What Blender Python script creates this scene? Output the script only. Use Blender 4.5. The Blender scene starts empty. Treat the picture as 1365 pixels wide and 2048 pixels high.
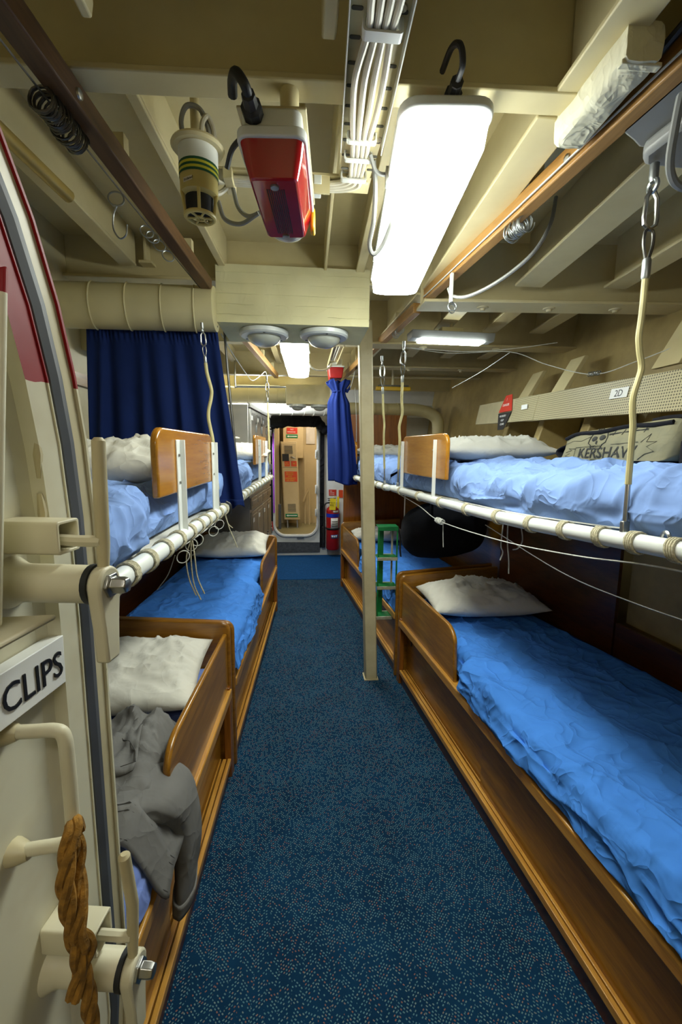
import bpy, math, random
from mathutils import Vector, Matrix, noise
random.seed(7)
PI = math.pi
V = Vector
sc = bpy.context.scene
C = sc.collection

# ---------------------------------------------------------------- camera, world, exposure
def set_camera():
    yaw, pit, roll = math.radians(5.0), math.radians(-8.1), math.radians(0.6)
    f = V((math.sin(yaw)*math.cos(pit), math.cos(yaw)*math.cos(pit), math.sin(pit)))
    r = V((math.cos(yaw), -math.sin(yaw), 0)); u = r.cross(f)
    c, s = math.cos(roll), math.sin(roll)
    r2 = r*c + u*s; u2 = u*c - r*s
    cam = bpy.data.cameras.new('camera'); o = bpy.data.objects.new('camera', cam); C.objects.link(o)
    m = Matrix((r2, u2, -f)).transposed().to_4x4(); m.translation = V((0, 0, 1.5)); o.matrix_world = m
    cam.sensor_fit = 'VERTICAL'; cam.sensor_height = 36; cam.lens = 870/2048*36
    cam.clip_start = 0.02
    sc.camera = o
set_camera()
w = bpy.data.worlds.new('world'); sc.world = w; w.use_nodes = True
w.node_tree.nodes['Background'].inputs[0].default_value = (0.9, 0.95, 1, 1)
w.node_tree.nodes['Background'].inputs[1].default_value = 0.02
vs = sc.view_settings
vs.view_transform = 'Standard'; vs.look = 'None'; vs.gamma = 1; vs.use_curve_mapping = False
vs.exposure = 0.3
cy = sc.cycles; cy.max_bounces = 5; cy.diffuse_bounces = 3; cy.adaptive_threshold = .1; cy.debug_use_spatial_splits = True; cy.glossy_bounces = 2; cy.transmission_bounces = 3; cy.transparent_max_bounces = 4
cy.caustics_reflective = False; cy.caustics_refractive = False
LAMP = 36.0          # radiance of the fluorescent covers

# ---------------------------------------------------------------- materials
def lin(h):
    h = h.lstrip('#'); out = []
    for i in (0, 2, 4):
        c = int(h[i:i+2], 16)/255
        out.append(c/12.92 if c <= .04045 else ((c+.055)/1.055)**2.4)
    return (*out, 1)
MATS = {}
class NT:
    def __init__(s, name):
        s.m = bpy.data.materials.new(name); s.m.use_nodes = True
        s.t = s.m.node_tree; s.b = s.t.nodes['Principled BSDF']; s.co = None
    def n(s, t, **kw):
        x = s.t.nodes.new(t)
        for k, v in kw.items(): setattr(x, k, v)
        return x
    def l(s, a, b): s.t.links.new(a, b)
    def obj(s, scale=(1, 1, 1)):
        if s.co is None: s.co = s.n('ShaderNodeTexCoord')
        mp = s.n('ShaderNodeMapping'); mp.inputs['Scale'].default_value = scale
        s.l(s.co.outputs['Object'], mp.inputs[0]); return mp.outputs[0]
    def noise(s, scale, detail=4, vec=(1, 1, 1), rough=.55, dist=0):
        x = s.n('ShaderNodeTexNoise'); x.inputs['Scale'].default_value = scale; x.inputs['Detail'].default_value = detail
        x.inputs['Roughness'].default_value = rough; x.inputs['Distortion'].default_value = dist
        s.l(s.obj(vec), x.inputs['Vector']); return x.outputs[0]
    def ramp(s, fac, stops):
        x = s.n('ShaderNodeValToRGB'); e = x.color_ramp.elements
        while len(e) < len(stops): e.new(.5)
        for el, (p, c) in zip(e, stops): el.position = p; el.color = c if len(c) == 4 else (*c, 1)
        s.l(fac, x.inputs[0]); return x.outputs[0]
    def mix(s, fac, a, b, mode='MIX'):
        x = s.n('ShaderNodeMix', data_type='RGBA', blend_type=mode)
        for sock, v in ((x.inputs[0], fac), (x.inputs[6], a), (x.inputs[7], b)):
            if hasattr(v, 'is_linked'): s.l(v, sock)
            else: sock.default_value = v
        return x.outputs[2]
    def math(s, op, a, b=None, c=None):
        x = s.n('ShaderNodeMath', operation=op)
        for i, v in enumerate((a, b, c)):
            if v is None: continue
            if hasattr(v, 'is_linked'): s.l(v, x.inputs[i])
            else: x.inputs[i].default_value = v
        return x.outputs[0]
    def bump(s, h, strength=.3, dist=.01):
        x = s.n('ShaderNodeBump'); x.inputs['Strength'].default_value = strength; x.inputs['Distance'].default_value = dist
        s.l(h, x.inputs['Height']); s.l(x.outputs[0], s.b.inputs['Normal'])
    def set(s, **kw):
        for k, v in kw.items():
            k = k.replace('_', ' ')
            if hasattr(v, 'is_linked'): s.l(v, s.b.inputs[k])
            else: s.b.inputs[k].default_value = v
        return s
def reg(name, nt): MATS[name] = nt.m; return nt.m

def plain(name, col, rough=.5, metal=0, var=.12, scale=12, bump=.0, coat=0, spec=.5):
    t = NT(name); c = lin(col); d = tuple(x*(1-var) for x in c[:3])+(1,)
    f = t.noise(scale, 2)
    t.set(Base_Color=t.ramp(f, [(.35, d), (.65, c)]), Roughness=rough, Metallic=metal, Coat_Weight=coat, Specular_IOR_Level=spec)
    if bump: t.bump(t.noise(scale*3, 3), bump, .004)
    return reg(name, t)
def paint(name, col, dirt, rough=.42, amt=.5, chips=None):
    t = NT(name); c = lin(col)
    big = t.noise(3.2, 4, rough=.65)
    k = t.ramp(big, [(.38, (0, 0, 0)), (.75, (amt, amt, amt))])
    base = t.mix(k, c, lin(dirt))
    if chips:
        ch = t.ramp(t.noise(26, 5, rough=.7), [(.70, (0, 0, 0)), (.73, (1, 1, 1))])
        base = t.mix(ch, base, lin(chips))
    t.set(Base_Color=base, Roughness=rough, Specular_IOR_Level=.45)
    t.bump(t.noise(22, 2), .25, .004)
    return reg(name, t)
def wood(name, c1, c2, axis='y', rough=.3, coat=.35, grain=1.0):
    t = NT(name); sc_ = {'x': (1.2, 16, 16), 'y': (16, 1.2, 16), 'z': (16, 16, 1.2)}[axis]
    f = t.noise(2.2*grain, 3, vec=sc_, rough=.6, dist=.6)
    g = t.noise(9*grain, 2, vec=sc_, rough=.7)
    f2 = t.math('ADD', t.math('MULTIPLY', f, .7), t.math('MULTIPLY', g, .3))
    t.set(Base_Color=t.ramp(f2, [(.32, lin(c2)), (.68, lin(c1))]), Roughness=rough, Coat_Weight=coat, Coat_Roughness=.12)
    return reg(name, t)
def cloth(name, col, var=.15, weave=600, rough=.9, wr=.35, wscale=7, cr=1.0):
    t = NT(name); c = lin(col); d = tuple(x*(1-var) for x in c[:3])+(1,)
    f = t.noise(5, 2)
    t.set(Base_Color=t.ramp(f, [(.3, d), (.7, c)]), Roughness=rough, Specular_IOR_Level=.2)
    def crease(s_, d_, p_):
        k = t.math('SUBTRACT', 1.0, t.math('MULTIPLY', t.math('ABSOLUTE', t.math('SUBTRACT', t.noise(s_, 2, rough=.4, dist=d_), .5)), 2.6))
        return t.math('POWER', t.math('MAXIMUM', k, 0.0), p_)
    h = t.math('ADD', t.math('MULTIPLY', crease(wscale*.55, 1.0, 5.0), .7*cr), t.math('MULTIPLY', crease(wscale*1.5, .8, 6.0), .28*cr))
    h = t.math('ADD', h, t.math('MULTIPLY', t.noise(wscale, 3, dist=.8), .5))
    t.bump(h, wr*1.3, .02)
    return reg(name, t)

paint('cream', '#d8cb9e', '#b7a572', amt=.45)
paint('cream_worn', '#ccc19c', '#9c8a5c', amt=.7, chips='#776640')
paint('ceiling_cream', '#d9cb9c', '#bba974', amt=.4)
paint('door_cream', '#dcd6ba', '#b09a66', amt=.55)
paint('hull_cream', '#b09c68', '#78653c', amt=.7)  # brown hull tone, darkened further to paint in shade on the right side
paint('beam_shade_paint', '#bcaa7c', '#8a784c', amt=.6)  # darkened copy of the cream, painting shade onto far right beams and stringers
paint('white_paint', '#e4e6e4', '#b9b8ae', amt=.35, rough=.3)
paint('passage_tan', '#c9b488', '#b39a6a', amt=.4)
paint('passage_floor', '#8a8058', '#6f6742', amt=.6, rough=.35)
paint('grey_plate', '#8f8f8c', '#6e6c66', amt=.6)
wood('wood_y', '#ac7620', '#774c10', 'y')
wood('wood_x', '#a46f20', '#734910', 'x')
wood('wood_z', '#9a5c1c', '#6c3c0e', 'z')
wood('ledge_wood', '#d09a40', '#a87028', 'y', rough=.35)
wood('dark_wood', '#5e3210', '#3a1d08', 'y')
wood('leeboard_wood', '#bd8026', '#a06818', 'y', rough=.2, coat=.5)
wood('batten_wood', '#b4884a', '#8c6128', 'y', rough=.5, coat=.1)
wood('batten_dark', '#6e4c2a', '#472e16', 'y', rough=.55, coat=.05)
cloth('sheet_upper', '#86a4dc', wr=.4)
cloth('sheet_lower', '#4c90ec', wr=.45)
cloth('sheet_violet', '#8298dc', wr=.3)
cloth('pillow_white', '#e2ded0', wr=.4, cr=.3)
cloth('pillow_grey', '#c8c6bd', wr=.4, cr=.25)
cloth('navy', '#102458', wr=.15, rough=.85, cr=.2)
cloth('navy_bright', '#172c70', wr=.15, rough=.85, cr=.2)
cloth('trouser_grey', '#7c7a76', wr=.4, cr=.35)
cloth('trouser_stitch', '#5c5a57', wr=.3)
cloth('bag_olive', '#908b70', wr=.3, var=.2, cr=.4)
cloth('bag_black', '#1d1d22', wr=.3, cr=.3)
cloth('black_cloth', '#16161a', wr=.5)
cloth('lagging', '#e2ddc2', wr=.5, wscale=14, var=.08, cr=.25)
cloth('lagging_box', '#e0d9ac', wr=.3, wscale=7, var=.14, cr=.2)
plain('ink', '#3a3a36', .9)
plain('ink_grey', '#5d5a4e', .9)
plain('steel', '#b9b9b5', .3, 1, .2, 20)
plain('dark_steel', '#6d6b66', .4, .9, .3, 30)
plain('galv', '#a9adad', .38, .85, .2, 30)
plain('stainless', '#b4b2ac', .36, .75, .14, 6)
plain('stainless_warm', '#a69a88', .38, .7, .16, 6)
plain('white_plastic', '#e6e8e2', .35, 0, .06)
plain('grey_plastic', '#d4d8d4', .3, 0, .06)
plain('red_plastic', '#a80f1c', .12, 0, .2, 6, coat=.6)
plain('red_paint', '#b01818', .4, 0, .15)
plain('red_door', '#a3141c', .4, 0, .2, 5)
plain('red_sign', '#c8321e', .5, 0, .05)
plain('orange_sign', '#d84a1c', .5, 0, .05)
plain('green_sign', '#0d7a46', .5, 0, .05)
plain('yellow_tag', '#f0d81c', .6, 0, .05)
plain('white_sign', '#eeeeea', .5, 0, .04)
plain('black', '#121212', .5)
plain('black_rubber', '#26282b', .55, 0, .4, 14)
plain('grey_rubber', '#53565b', .5, 0, .3, 9)
plain('blue_band', '#1c38c0', .4)
plain('green_metal', '#1c7a3c', .35, .2, .3, 22)
plain('worn_edge', '#b8b49c', .4, .3, .3, 30)
plain('yellow_plastic', '#d6a818', .35)
plain('detector_yellow', '#d8c478', .45, 0, .2, 9)
plain('tape_yellow', '#d2cc3c', .4)
plain('tape_green', '#17553a', .4)
plain('cable_white', '#d6d0bc', .42, 0, .15, 20)
plain('cable_grey', '#8b8b86', .45)
plain('cable_black', '#202022', .5)
plain('cord_sheath', '#cfc38a', .5, 0, .25, 16)
plain('lash_rope', '#cfc6a6', .85, 0, .4, 180, bump=.3)
plain('wire_white', '#d0d0c6', .6, 0, .2, 60)
plain('pipe_gold', '#c8ac62', .25, .35, .1)
plain('manila', '#a8782a', .9, 0, .5, 70, bump=.5)
plain('duct_cream', '#d6cb9c', .45, 0, .12, 5)
plain('mat_grey', '#565a60', .95, 0, .35, 40)
plain('purple', '#a43ad0', .5)
plain('sign_black', '#18181a', .5)
plain('blue_label', '#3a70b8', .5)
plain('flyer', '#d8cfc0', .8)
plain('tray_cream', '#b5aa86', .45, 0, .15, 8)

def emit(name, col, strength):
    t = NT(name); t.set(Base_Color=(.9, .9, .9, 1), Emission_Color=lin(col), Emission_Strength=strength, Roughness=.3)
    return reg(name, t)
emit('lamp_glow', '#f4fbf2', LAMP)
emit('lamp_glow_side', '#f4fbf2', LAMP*.5)
emit('lamp_glow_far', '#f6fbf0', LAMP*.8)
emit('lamp_glow_locker', '#f2f8ff', LAMP*2.2)
emit('fill_glow_entry', '#fbf8ec', LAMP*.36)  # glow of the fill lamp added behind the camera
emit('tube_glow', '#e8f6f4', LAMP*.9)
emit('lamp_glow_passage', '#fff2dc', LAMP*.8)

def clear_plastic():
    t = NT('clear_plastic'); t.set(Base_Color=(.9, .92, .9, 1), Roughness=.08, Transmission_Weight=.6, IOR=1.45)
    reg('clear_plastic', t)
clear_plastic()
def frosted():
    t = NT('frosted'); t.set(Base_Color=lin('#b9bcae'), Roughness=.18, Coat_Weight=.4)
    reg('frosted', t)
frosted()

def carpet():
    t = NT('carpet')
    sep = t.n('ShaderNodeSeparateXYZ'); t.l(t.obj(), sep.inputs[0]); x, y = sep.outputs[0], sep.outputs[1]
    wob = t.math('MULTIPLY', t.math('SUBTRACT', t.noise(60, 2), .5), .006)
    x = t.math('ADD', x, wob)
    wdt = .036
    col = t.math('FLOOR', t.math('DIVIDE', x, wdt))
    sgn = t.math('SUBTRACT', t.math('MULTIPLY', t.math('ABSOLUTE', t.math('SUBTRACT', t.math('MODULO', t.math('ABSOLUTE', col), 2.0), 0)), 2.0), 1.0)
    sx = t.math('MULTIPLY', sgn, x)
    v = t.math('ADD', y, sx); u = t.math('SUBTRACT', t.math('MULTIPLY', x, 1.0), t.math('MULTIPLY', sgn, y))
    row = t.math('FLOOR', t.math('DIVIDE', v, .0105))
    fv = t.math('FRACT', t.math('DIVIDE', v, .0105))
    uo = t.math('ADD', t.math('DIVIDE', u, .013), t.math('MULTIPLY', row, .37))
    cell = t.math('FLOOR', uo); fu = t.math('FRACT', uo)
    cmb = t.n('ShaderNodeCombineXYZ'); t.l(row, cmb.inputs[0]); t.l(cell, cmb.inputs[1]); t.l(col, cmb.inputs[2])
    wn = t.n('ShaderNodeTexWhiteNoise', noise_dimensions='3D'); t.l(cmb.outputs[0], wn.inputs['Vector'])
    dash = t.math('MULTIPLY', t.math('LESS_THAN', fv, .42), t.math('LESS_THAN', fu, .55))
    dash = t.math('MULTIPLY', dash, t.math('GREATER_THAN', wn.outputs['Value'], .36))
    fleck = t.ramp(wn.outputs['Value'], [(.0, lin('#3f6a78')), (.6, lin('#587e86')), (.85, lin('#6f8280')), (.93, lin('#845e54'))])
    base = t.ramp(t.noise(5, 5), [(.3, lin('#0b2b46')), (.7, lin('#103b5c'))])
    base = t.mix(t.math('MULTIPLY', t.noise(420, 1), .5), base, lin('#06253c'))
    t.set(Base_Color=t.mix(dash, base, fleck), Roughness=.95, Specular_IOR_Level=.1)
    t.bump(t.math('ADD', t.noise(500, 2), t.math('MULTIPLY', dash, .4)), .4, .003)
    reg('carpet', t)
carpet()
def door_paint(name, zred):
    t = NT(name)
    sep = t.n('ShaderNodeSeparateXYZ'); t.l(t.obj(), sep.inputs[0])
    z = t.math('ADD', sep.outputs[2], t.math('MULTIPLY', t.noise(30, 2), .006))
    red = t.math('GREATER_THAN', z, zred)
    big = t.ramp(t.noise(4, 4, rough=.65), [(.45, (0, 0, 0)), (.8, (.6, .6, .6))])
    c = t.mix(big, lin('#d9d4ba'), lin('#ab9664'))
    ch = t.ramp(t.noise(34, 5, rough=.7), [(.71, (0, 0, 0)), (.73, (1, 1, 1))])
    c = t.mix(ch, c, lin('#6e5c38'))
    t.set(Base_Color=t.mix(red, c, lin('#8c0f16')), Roughness=.5, Specular_IOR_Level=.35)
    t.bump(t.noise(20, 2), .2, .004)
    reg(name, t)
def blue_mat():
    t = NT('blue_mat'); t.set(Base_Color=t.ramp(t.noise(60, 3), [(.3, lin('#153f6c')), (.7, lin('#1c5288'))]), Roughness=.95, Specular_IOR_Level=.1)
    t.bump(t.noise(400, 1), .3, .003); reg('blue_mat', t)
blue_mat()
door_paint('door_flange_paint', 1.188); door_paint('door_panel_paint', 1.26)
def perforated():
    t = NT('perforated')
    sep = t.n('ShaderNodeSeparateXYZ'); t.l(t.obj(), sep.inputs[0])
    fy = t.math('SUBTRACT', t.math('FRACT', t.math('DIVIDE', sep.outputs[1], .0125)), .5); fz = t.math('SUBTRACT', t.math('FRACT', t.math('DIVIDE', sep.outputs[2], .0115)), .5)
    r2 = t.math('ADD', t.math('MULTIPLY', fy, fy), t.math('MULTIPLY', fz, fz))
    hole = t.math('LESS_THAN', r2, .085)
    t.set(Base_Color=t.mix(hole, lin('#b9ae88'), lin('#4e452c')), Roughness=.45)
    reg('perforated', t)
perforated()

# ---------------------------------------------------------------- mesh helpers
class MB:
    def __init__(s): s.v = []; s.f = []
    def add(s, vs_, fs):
        n = len(s.v); s.v += [tuple(p) for p in vs_]; s.f += [tuple(i+n for i in f) for f in fs]; return s
    def hexa(s, p):
        return s.add(p, [(0, 3, 2, 1), (4, 5, 6, 7), (0, 1, 5, 4), (1, 2, 6, 5), (2, 3, 7, 6), (3, 0, 4, 7)])
    def box(s, x0, x1, y0, y1, z0, z1, T=None):
        p = [(x0, y0, z0), (x1, y0, z0), (x1, y1, z0), (x0, y1, z0), (x0, y0, z1), (x1, y0, z1), (x1, y1, z1), (x0, y1, z1)]
        return s.hexa([T(*q) for q in p] if T else p)
    def tube(s, pts, r, n=8, closed=False, cap=True):
        pts = [V(p) for p in pts]; N = len(pts); rr = r if isinstance(r, (list, tuple)) else [r]*N
        tn = []
        for i in range(N):
            a = pts[(i-1) % N] if (closed or i > 0) else pts[i]; b = pts[(i+1) % N] if (closed or i < N-1) else pts[i]
            d = (b-a); tn.append(d.normalized() if d.length > 1e-9 else V((0, 0, 1)))
        up = V((0, 0, 1)) if abs(tn[0].z) < .9 else V((1, 0, 0))
        x = tn[0].cross(up).normalized(); vs_ = []
        for i in range(N):
            x = (x - tn[i]*x.dot(tn[i])).normalized(); y = tn[i].cross(x)
            for k in range(n):
                a = 2*PI*k/n; vs_.append(pts[i]+(x*math.cos(a)+y*math.sin(a))*rr[i])
        fs = []
        for i in range(N if closed else N-1):
            j = (i+1) % N
            for k in range(n):
                l = (k+1) % n; fs.append((i*n+k, i*n+l, j*n+l, j*n+k))
        if cap and not closed:
            fs.append(tuple(range(n))[::-1]); fs.append(tuple((N-1)*n+k for k in range(n)))
        return s.add(vs_, fs)
    def lathe(s, prof, o, axis=(0, 0, 1), n=24, cap=True):
        o = V(o); a = V(axis).normalized(); up = V((0, 0, 1)) if abs(a.z) < .9 else V((1, 0, 0))
        x = a.cross(up).normalized(); y = a.cross(x); vs_ = []
        for r, h in prof:
            for k in range(n):
                t = 2*PI*k/n; vs_.append(o+a*h+(x*math.cos(t)+y*math.sin(t))*r)
        fs = []; N = len(prof)
        for i in range(N-1):
            for k in range(n):
                l = (k+1) % n; fs.append((i*n+k, i*n+l, (i+1)*n+l, (i+1)*n+k))
        if cap:
            fs.append(tuple(range(n))[::-1]); fs.append(tuple((N-1)*n+k for k in range(n)))
        return s.add(vs_, fs)
    def prism(s, out, T, d0, d1):
        n = len(out); vs_ = [T(a, b, d0) for a, b in out]+[T(a, b, d1) for a, b in out]
        fs = [tuple(range(n))[::-1], tuple(range(n, 2*n))]
        fs += [(i, (i+1) % n, n+(i+1) % n, n+i) for i in range(n)]
        return s.add(vs_, fs)
    def ring(s, o1, o2, T, d0, d1):          # band between two outlines of equal length
        n = len(o1); vs_ = [T(a, b, d0) for a, b in o1]+[T(a, b, d0) for a, b in o2]+[T(a, b, d1) for a, b in o1]+[T(a, b, d1) for a, b in o2]
        fs = []
        for i in range(n):
            j = (i+1) % n
            fs += [(i, j, n+j, n+i), (2*n+i, 3*n+i, 3*n+j, 2*n+j), (i, 2*n+i, 2*n+j, j), (n+i, n+j, 3*n+j, 3*n+i)]
        return s.add(vs_, fs)
    def grid(s, fn, nu, nv, wrapu=False, wrapv=False):
        vs_ = [fn(i/(nu if wrapu else nu-1), j/(nv if wrapv else nv-1)) for i in range(nu) for j in range(nv)]
        fs = []
        for i in range(nu if wrapu else nu-1):
            for j in range(nv if wrapv else nv-1):
                a, b = (i+1) % nu, (j+1) % nv; fs.append((i*nv+j, a*nv+j, a*nv+b, i*nv+b))
        return s.add(vs_, fs)
    def ball(s, c, r, n=12, m=8):
        c = V(c); r = (r, r, r) if not isinstance(r, (tuple, list)) else r
        return s.grid(lambda u, v: c+V((r[0]*math.cos(2*PI*u)*math.sin(PI*(.001+.998*v)), r[1]*math.sin(2*PI*u)*math.sin(PI*(.001+.998*v)), -r[2]*math.cos(PI*(.001+.998*v)))), n, m, wrapu=True)
    def build(s, name, mat, parent=None, bevel=0, smooth=True, angle=38, seg=2, thick=0):
        base = PB.get(parent.name, V((0, 0, 0))) if parent is not None else V((0, 0, 0))
        me = bpy.data.meshes.new(name)
        me.from_pydata([(p[0]-base.x, p[1]-base.y, p[2]-base.z) for p in s.v], [], s.f)
        import bmesh
        bm = bmesh.new(); bm.from_mesh(me); bmesh.ops.recalc_face_normals(bm, faces=bm.faces); bm.to_mesh(me); bm.free()
        if smooth:
            for p in me.polygons: p.use_smooth = True
            me.set_sharp_from_angle(angle=math.radians(angle))
        me.materials.append(MATS[mat])
        o = bpy.data.objects.new(name, me); C.objects.link(o)
        if parent is not None:
            o.parent = parent; PB[o.name] = base
        if thick:
            md = o.modifiers.new('thick', 'SOLIDIFY'); md.thickness = thick; md.offset = 0
        if bevel:
            md = o.modifiers.new('edge', 'BEVEL'); md.width = bevel; md.segments = seg; md.limit_method = 'ANGLE'; md.angle_limit = math.radians(40)
        return o
PB = {}
def tag(o, label, cat, group=None, kind=None):
    o['label'] = label; o['category'] = cat
    if group: o['group'] = group
    if kind: o['kind'] = kind
    return o
def thing(name, label, cat, loc, group=None, kind=None):
    o = bpy.data.objects.new(name, None); C.objects.link(o); o.location = loc; o.empty_display_size = .05
    PB[o.name] = V(loc); return tag(o, label, cat, group, kind)
def frame(o, ux, uy, uz):
    o, ux, uy, uz = V(o), V(ux), V(uy), V(uz)
    return lambda a, b, c: o+ux*a+uy*b+uz*c
def rrect(x0, x1, y0, y1, r, n=5):
    out = []
    for cx, cy, a0 in ((x1-r, y1-r, 0), (x0+r, y1-r, PI/2), (x0+r, y0+r, PI), (x1-r, y0+r, 1.5*PI)):
        for k in range(n+1):
            a = a0+PI/2*k/n; out.append((cx+r*math.cos(a), cy+r*math.sin(a)))
    return out
def torus_pts(c, ax1, ax2, r1, r2=None, n=20, turns=1, pitch=None):
    c, ax1, ax2 = V(c), V(ax1), V(ax2); r2 = r2 or r1; N = int(n*turns)
    pv = V(pitch) if pitch is not None else V((0, 0, 0))
    return [c+ax1*(r1*math.cos(2*PI*i/n))+ax2*(r2*math.sin(2*PI*i/n))+pv*(i/n) for i in range(N+(1 if pitch is not None else 0))]
def text(s_, size, T, mat, name, parent, align='LEFT', depth=.0008, sx=1.0, fit=None):
    cu = bpy.data.curves.new('lettering', 'FONT'); cu.body = s_; cu.size = size; cu.align_x = align; cu.extrude = depth; cu.resolution_u = 3
    tmp = bpy.data.objects.new('lettering_tmp', cu); C.objects.link(tmp)
    dg = bpy.context.evaluated_depsgraph_get(); me = bpy.data.meshes.new_from_object(tmp.evaluated_get(dg))
    if fit:
        xs = [v.co.x for v in me.vertices]; sx = fit/(max(xs)-min(xs))
    mb = MB(); mb.add([T(v.co.x*sx, v.co.y, v.co.z+depth) for v in me.vertices], [tuple(p.vertices) for p in me.polygons])
    bpy.data.objects.remove(tmp); bpy.data.curves.remove(cu); bpy.data.meshes.remove(me)
    return mb.build(name, mat, parent, smooth=False)
def nz(x, y, z=0): return noise.noise(V((x, y, z)))
def smooth01(t): t = max(0, min(1, t)); return t*t*(3-2*t)
def catmull(pts, n=8):
    P = [V(p) for p in pts]; P = [P[0]*2-P[1]]+P+[P[-1]*2-P[-2]]; out = []
    for i in range(1, len(P)-2):
        for k in range(n):
            t = k/n; a, b, c, d = P[i-1], P[i], P[i+1], P[i+2]
            out.append(.5*((2*b)+(c-a)*t+(2*a-5*b+4*c-d)*t*t+(3*b-a-3*c+d)*t**3))
    return out+[P[-2]]
# ---------------------------------------------------------------- structure
def struct(mb, name, mat, label, cat, **kw):
    o = mb.build(name, mat, **kw); return tag(o, label, cat, kind='structure')
struct(MB().box(-1.3, 1.9, -1.6, 6.12, -.05, 0), 'floor', 'carpet', 'dark blue flecked carpet along the aisle between the bunks', 'floor')
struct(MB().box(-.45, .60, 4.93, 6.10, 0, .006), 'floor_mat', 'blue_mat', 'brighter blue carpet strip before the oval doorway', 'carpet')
struct(MB().box(-1.3, 2.1, -1.6, 6.3, 2.47, 2.52), 'ceiling', 'ceiling_cream', 'cream painted steel deck plating overhead', 'ceiling')
struct(MB().box(-1.16, -1.10, -1.6, 6.2, 0, 2.5), 'wall_left', 'cream', 'cream ship side wall behind the bunks with the navy curtain', 'wall')
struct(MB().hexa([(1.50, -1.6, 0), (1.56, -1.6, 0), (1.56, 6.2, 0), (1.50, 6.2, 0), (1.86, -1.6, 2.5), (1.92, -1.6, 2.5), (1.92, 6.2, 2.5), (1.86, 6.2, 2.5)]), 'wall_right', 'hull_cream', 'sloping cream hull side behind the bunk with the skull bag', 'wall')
struct(MB().box(-1.16, 2.0, -1.66, -1.6, 0, 2.5), 'wall_front', 'cream', 'cream bulkhead at the near end of the compartment', 'wall')

def back_wall():
    x0, x1, z0, z1, r = -.395, .185, .30, 1.90, .15
    y0, y1 = 6.13, 6.17; m = MB()
    m.box(-1.16, x0, y0, y1, 0, 2.5).box(x1, 2.0, y0, y1, 0, 2.5).box(x0, x1, y0, y1, 0, z0).box(x0, x1, y0, y1, z1, 2.5)
    T = lambda a, b, c: V((a, c, b))
    for cx, cz, sx, sz in ((x0, z0, 1, 1), (x1, z0, -1, 1), (x0, z1, 1, -1), (x1, z1, -1, -1)):
        out = [(cx, cz)]+[(cx+sx*r*(1-math.sin(a)), cz+sz*r*(1-math.cos(a))) for a in [PI/2*k/8 for k in range(9)]]
        m.prism(out, T, y0, y1)
    o = struct(m, 'wall_back', 'white_paint', 'white painted end bulkhead around the oval doorway', 'wall')
    rim = MB(); rim.ring(rrect(x0-.03, x1+.03, z0-.03, z1+.03, r+.03, 8), rrect(x0-.004, x1+.004, z0-.004, z1+.004, r+.004, 8), T, 6.10, 6.13)
    rim.build('coaming', 'white_paint', o, bevel=.004)
    MB().box(-.09, .01, 6.09, 6.10, .255, .275).build('sill_bracket', 'steel', o)
    for i, (zz, h) in enumerate(((1.44, .12), (.95, .12), (.62, .1))):
        MB().box(.165, .195, 6.085, 6.13, zz-h/2, zz+h/2).box(.17, .178, 6.06, 6.09, zz-h/2+.02, zz+h/2-.02).build('latch_wedge', 'white_plastic', o, bevel=.003)
back_wall()
# passage beyond the doorway
struct(MB().box(-1.0, 1.2, 6.17, 8.0, .17, .22), 'floor_passage', 'passage_floor', 'olive painted deck beyond the oval doorway', 'floor')
struct(MB().box(-1.0, 1.2, 7.62, 7.68, .2, 2.45), 'wall_passage', 'passage_tan', 'tan bulkhead seen through the doorway behind the lockers', 'wall')
struct(MB().box(-1.05, -.99, 6.17, 7.7, .2, 2.45), 'wall_passage_side', 'passage_tan', 'tan side wall of the passage past the doorway', 'wall')
struct(MB().box(1.2, 1.26, 6.17, 7.7, .2, 2.45), 'wall_passage_end', 'passage_tan', 'tan far side wall of the passage past the doorway', 'wall')
struct(MB().box(-1.05, 1.26, 6.17, 7.7, 2.35, 2.4), 'ceiling_passage', 'passage_tan', 'tan deckhead over the passage past the doorway', 'ceiling')

def beam(name, x0, x1, yf, sk, z0, width, label, bolts=(), z1=None, zt=2.475, th=.014):
    z1 = z0 if z1 is None else z1
    def T(x, y, z): return V((x, yf+sk*x+y, z+(z0 if True else 0)+(z1-z0)*(x-x0)/(x1-x0)))
    m = MB(); m.box(x0, x1, 0, width, 0, th, T); m.box(x0, x1, width/2-.007, width/2+.007, th, zt-min(z0, z1), T)
    o = struct(m, name, 'beam_shade_paint' if x0 > .3 and yf > 2.5 else 'cream', label, 'beam', bevel=.003)
    for bx in bolts:
        MB().lathe([(.028, 0), (.026, -.004), (.014, -.006), (.012, -.016), (.0, -.017)], T(bx, width/2, 0), n=14).build('bolt', 'cream_worn', o)
    return o
beam('ceiling_beam', -1.1, 1.86, 1.010, -.037, 2.25, .063, 'broad cream deck beam crossing overhead in front of the red lamp')
beam('ceiling_beam', -1.1, 1.86, -.14, -.037, 2.25, .063, 'unseen cream deck beam added behind the viewer to block the fill lamp')  # added out of view to keep the fill lamp off the front beam
beam('ceiling_beam', -1.1, .50, 2.20, -.030, 2.28, .085, 'cream deck beam running along above the round duct')
beam('ceiling_beam', .56, 1.86, 2.13, -.075, 2.185, .15, 'bolted cream deck beam behind the right-hand batten', bolts=(.86, 1.18, 1.5), zt=2.475)
beam('ceiling_beam', -1.1, .44, 3.25, -.03, 2.25, .08, 'deck beam above the second lit ceiling lamp')
beam('ceiling_beam', .44, 1.86, 2.93, -.03, 2.185, .14, 'shadowed deck beam behind the tube lamp on the hull side', bolts=(.8, 1.3))
beam('ceiling_beam', -1.1, 1.86, 4.55, -.03, 2.24, .08, 'far deck beam above the gathered blue curtain')
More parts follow.
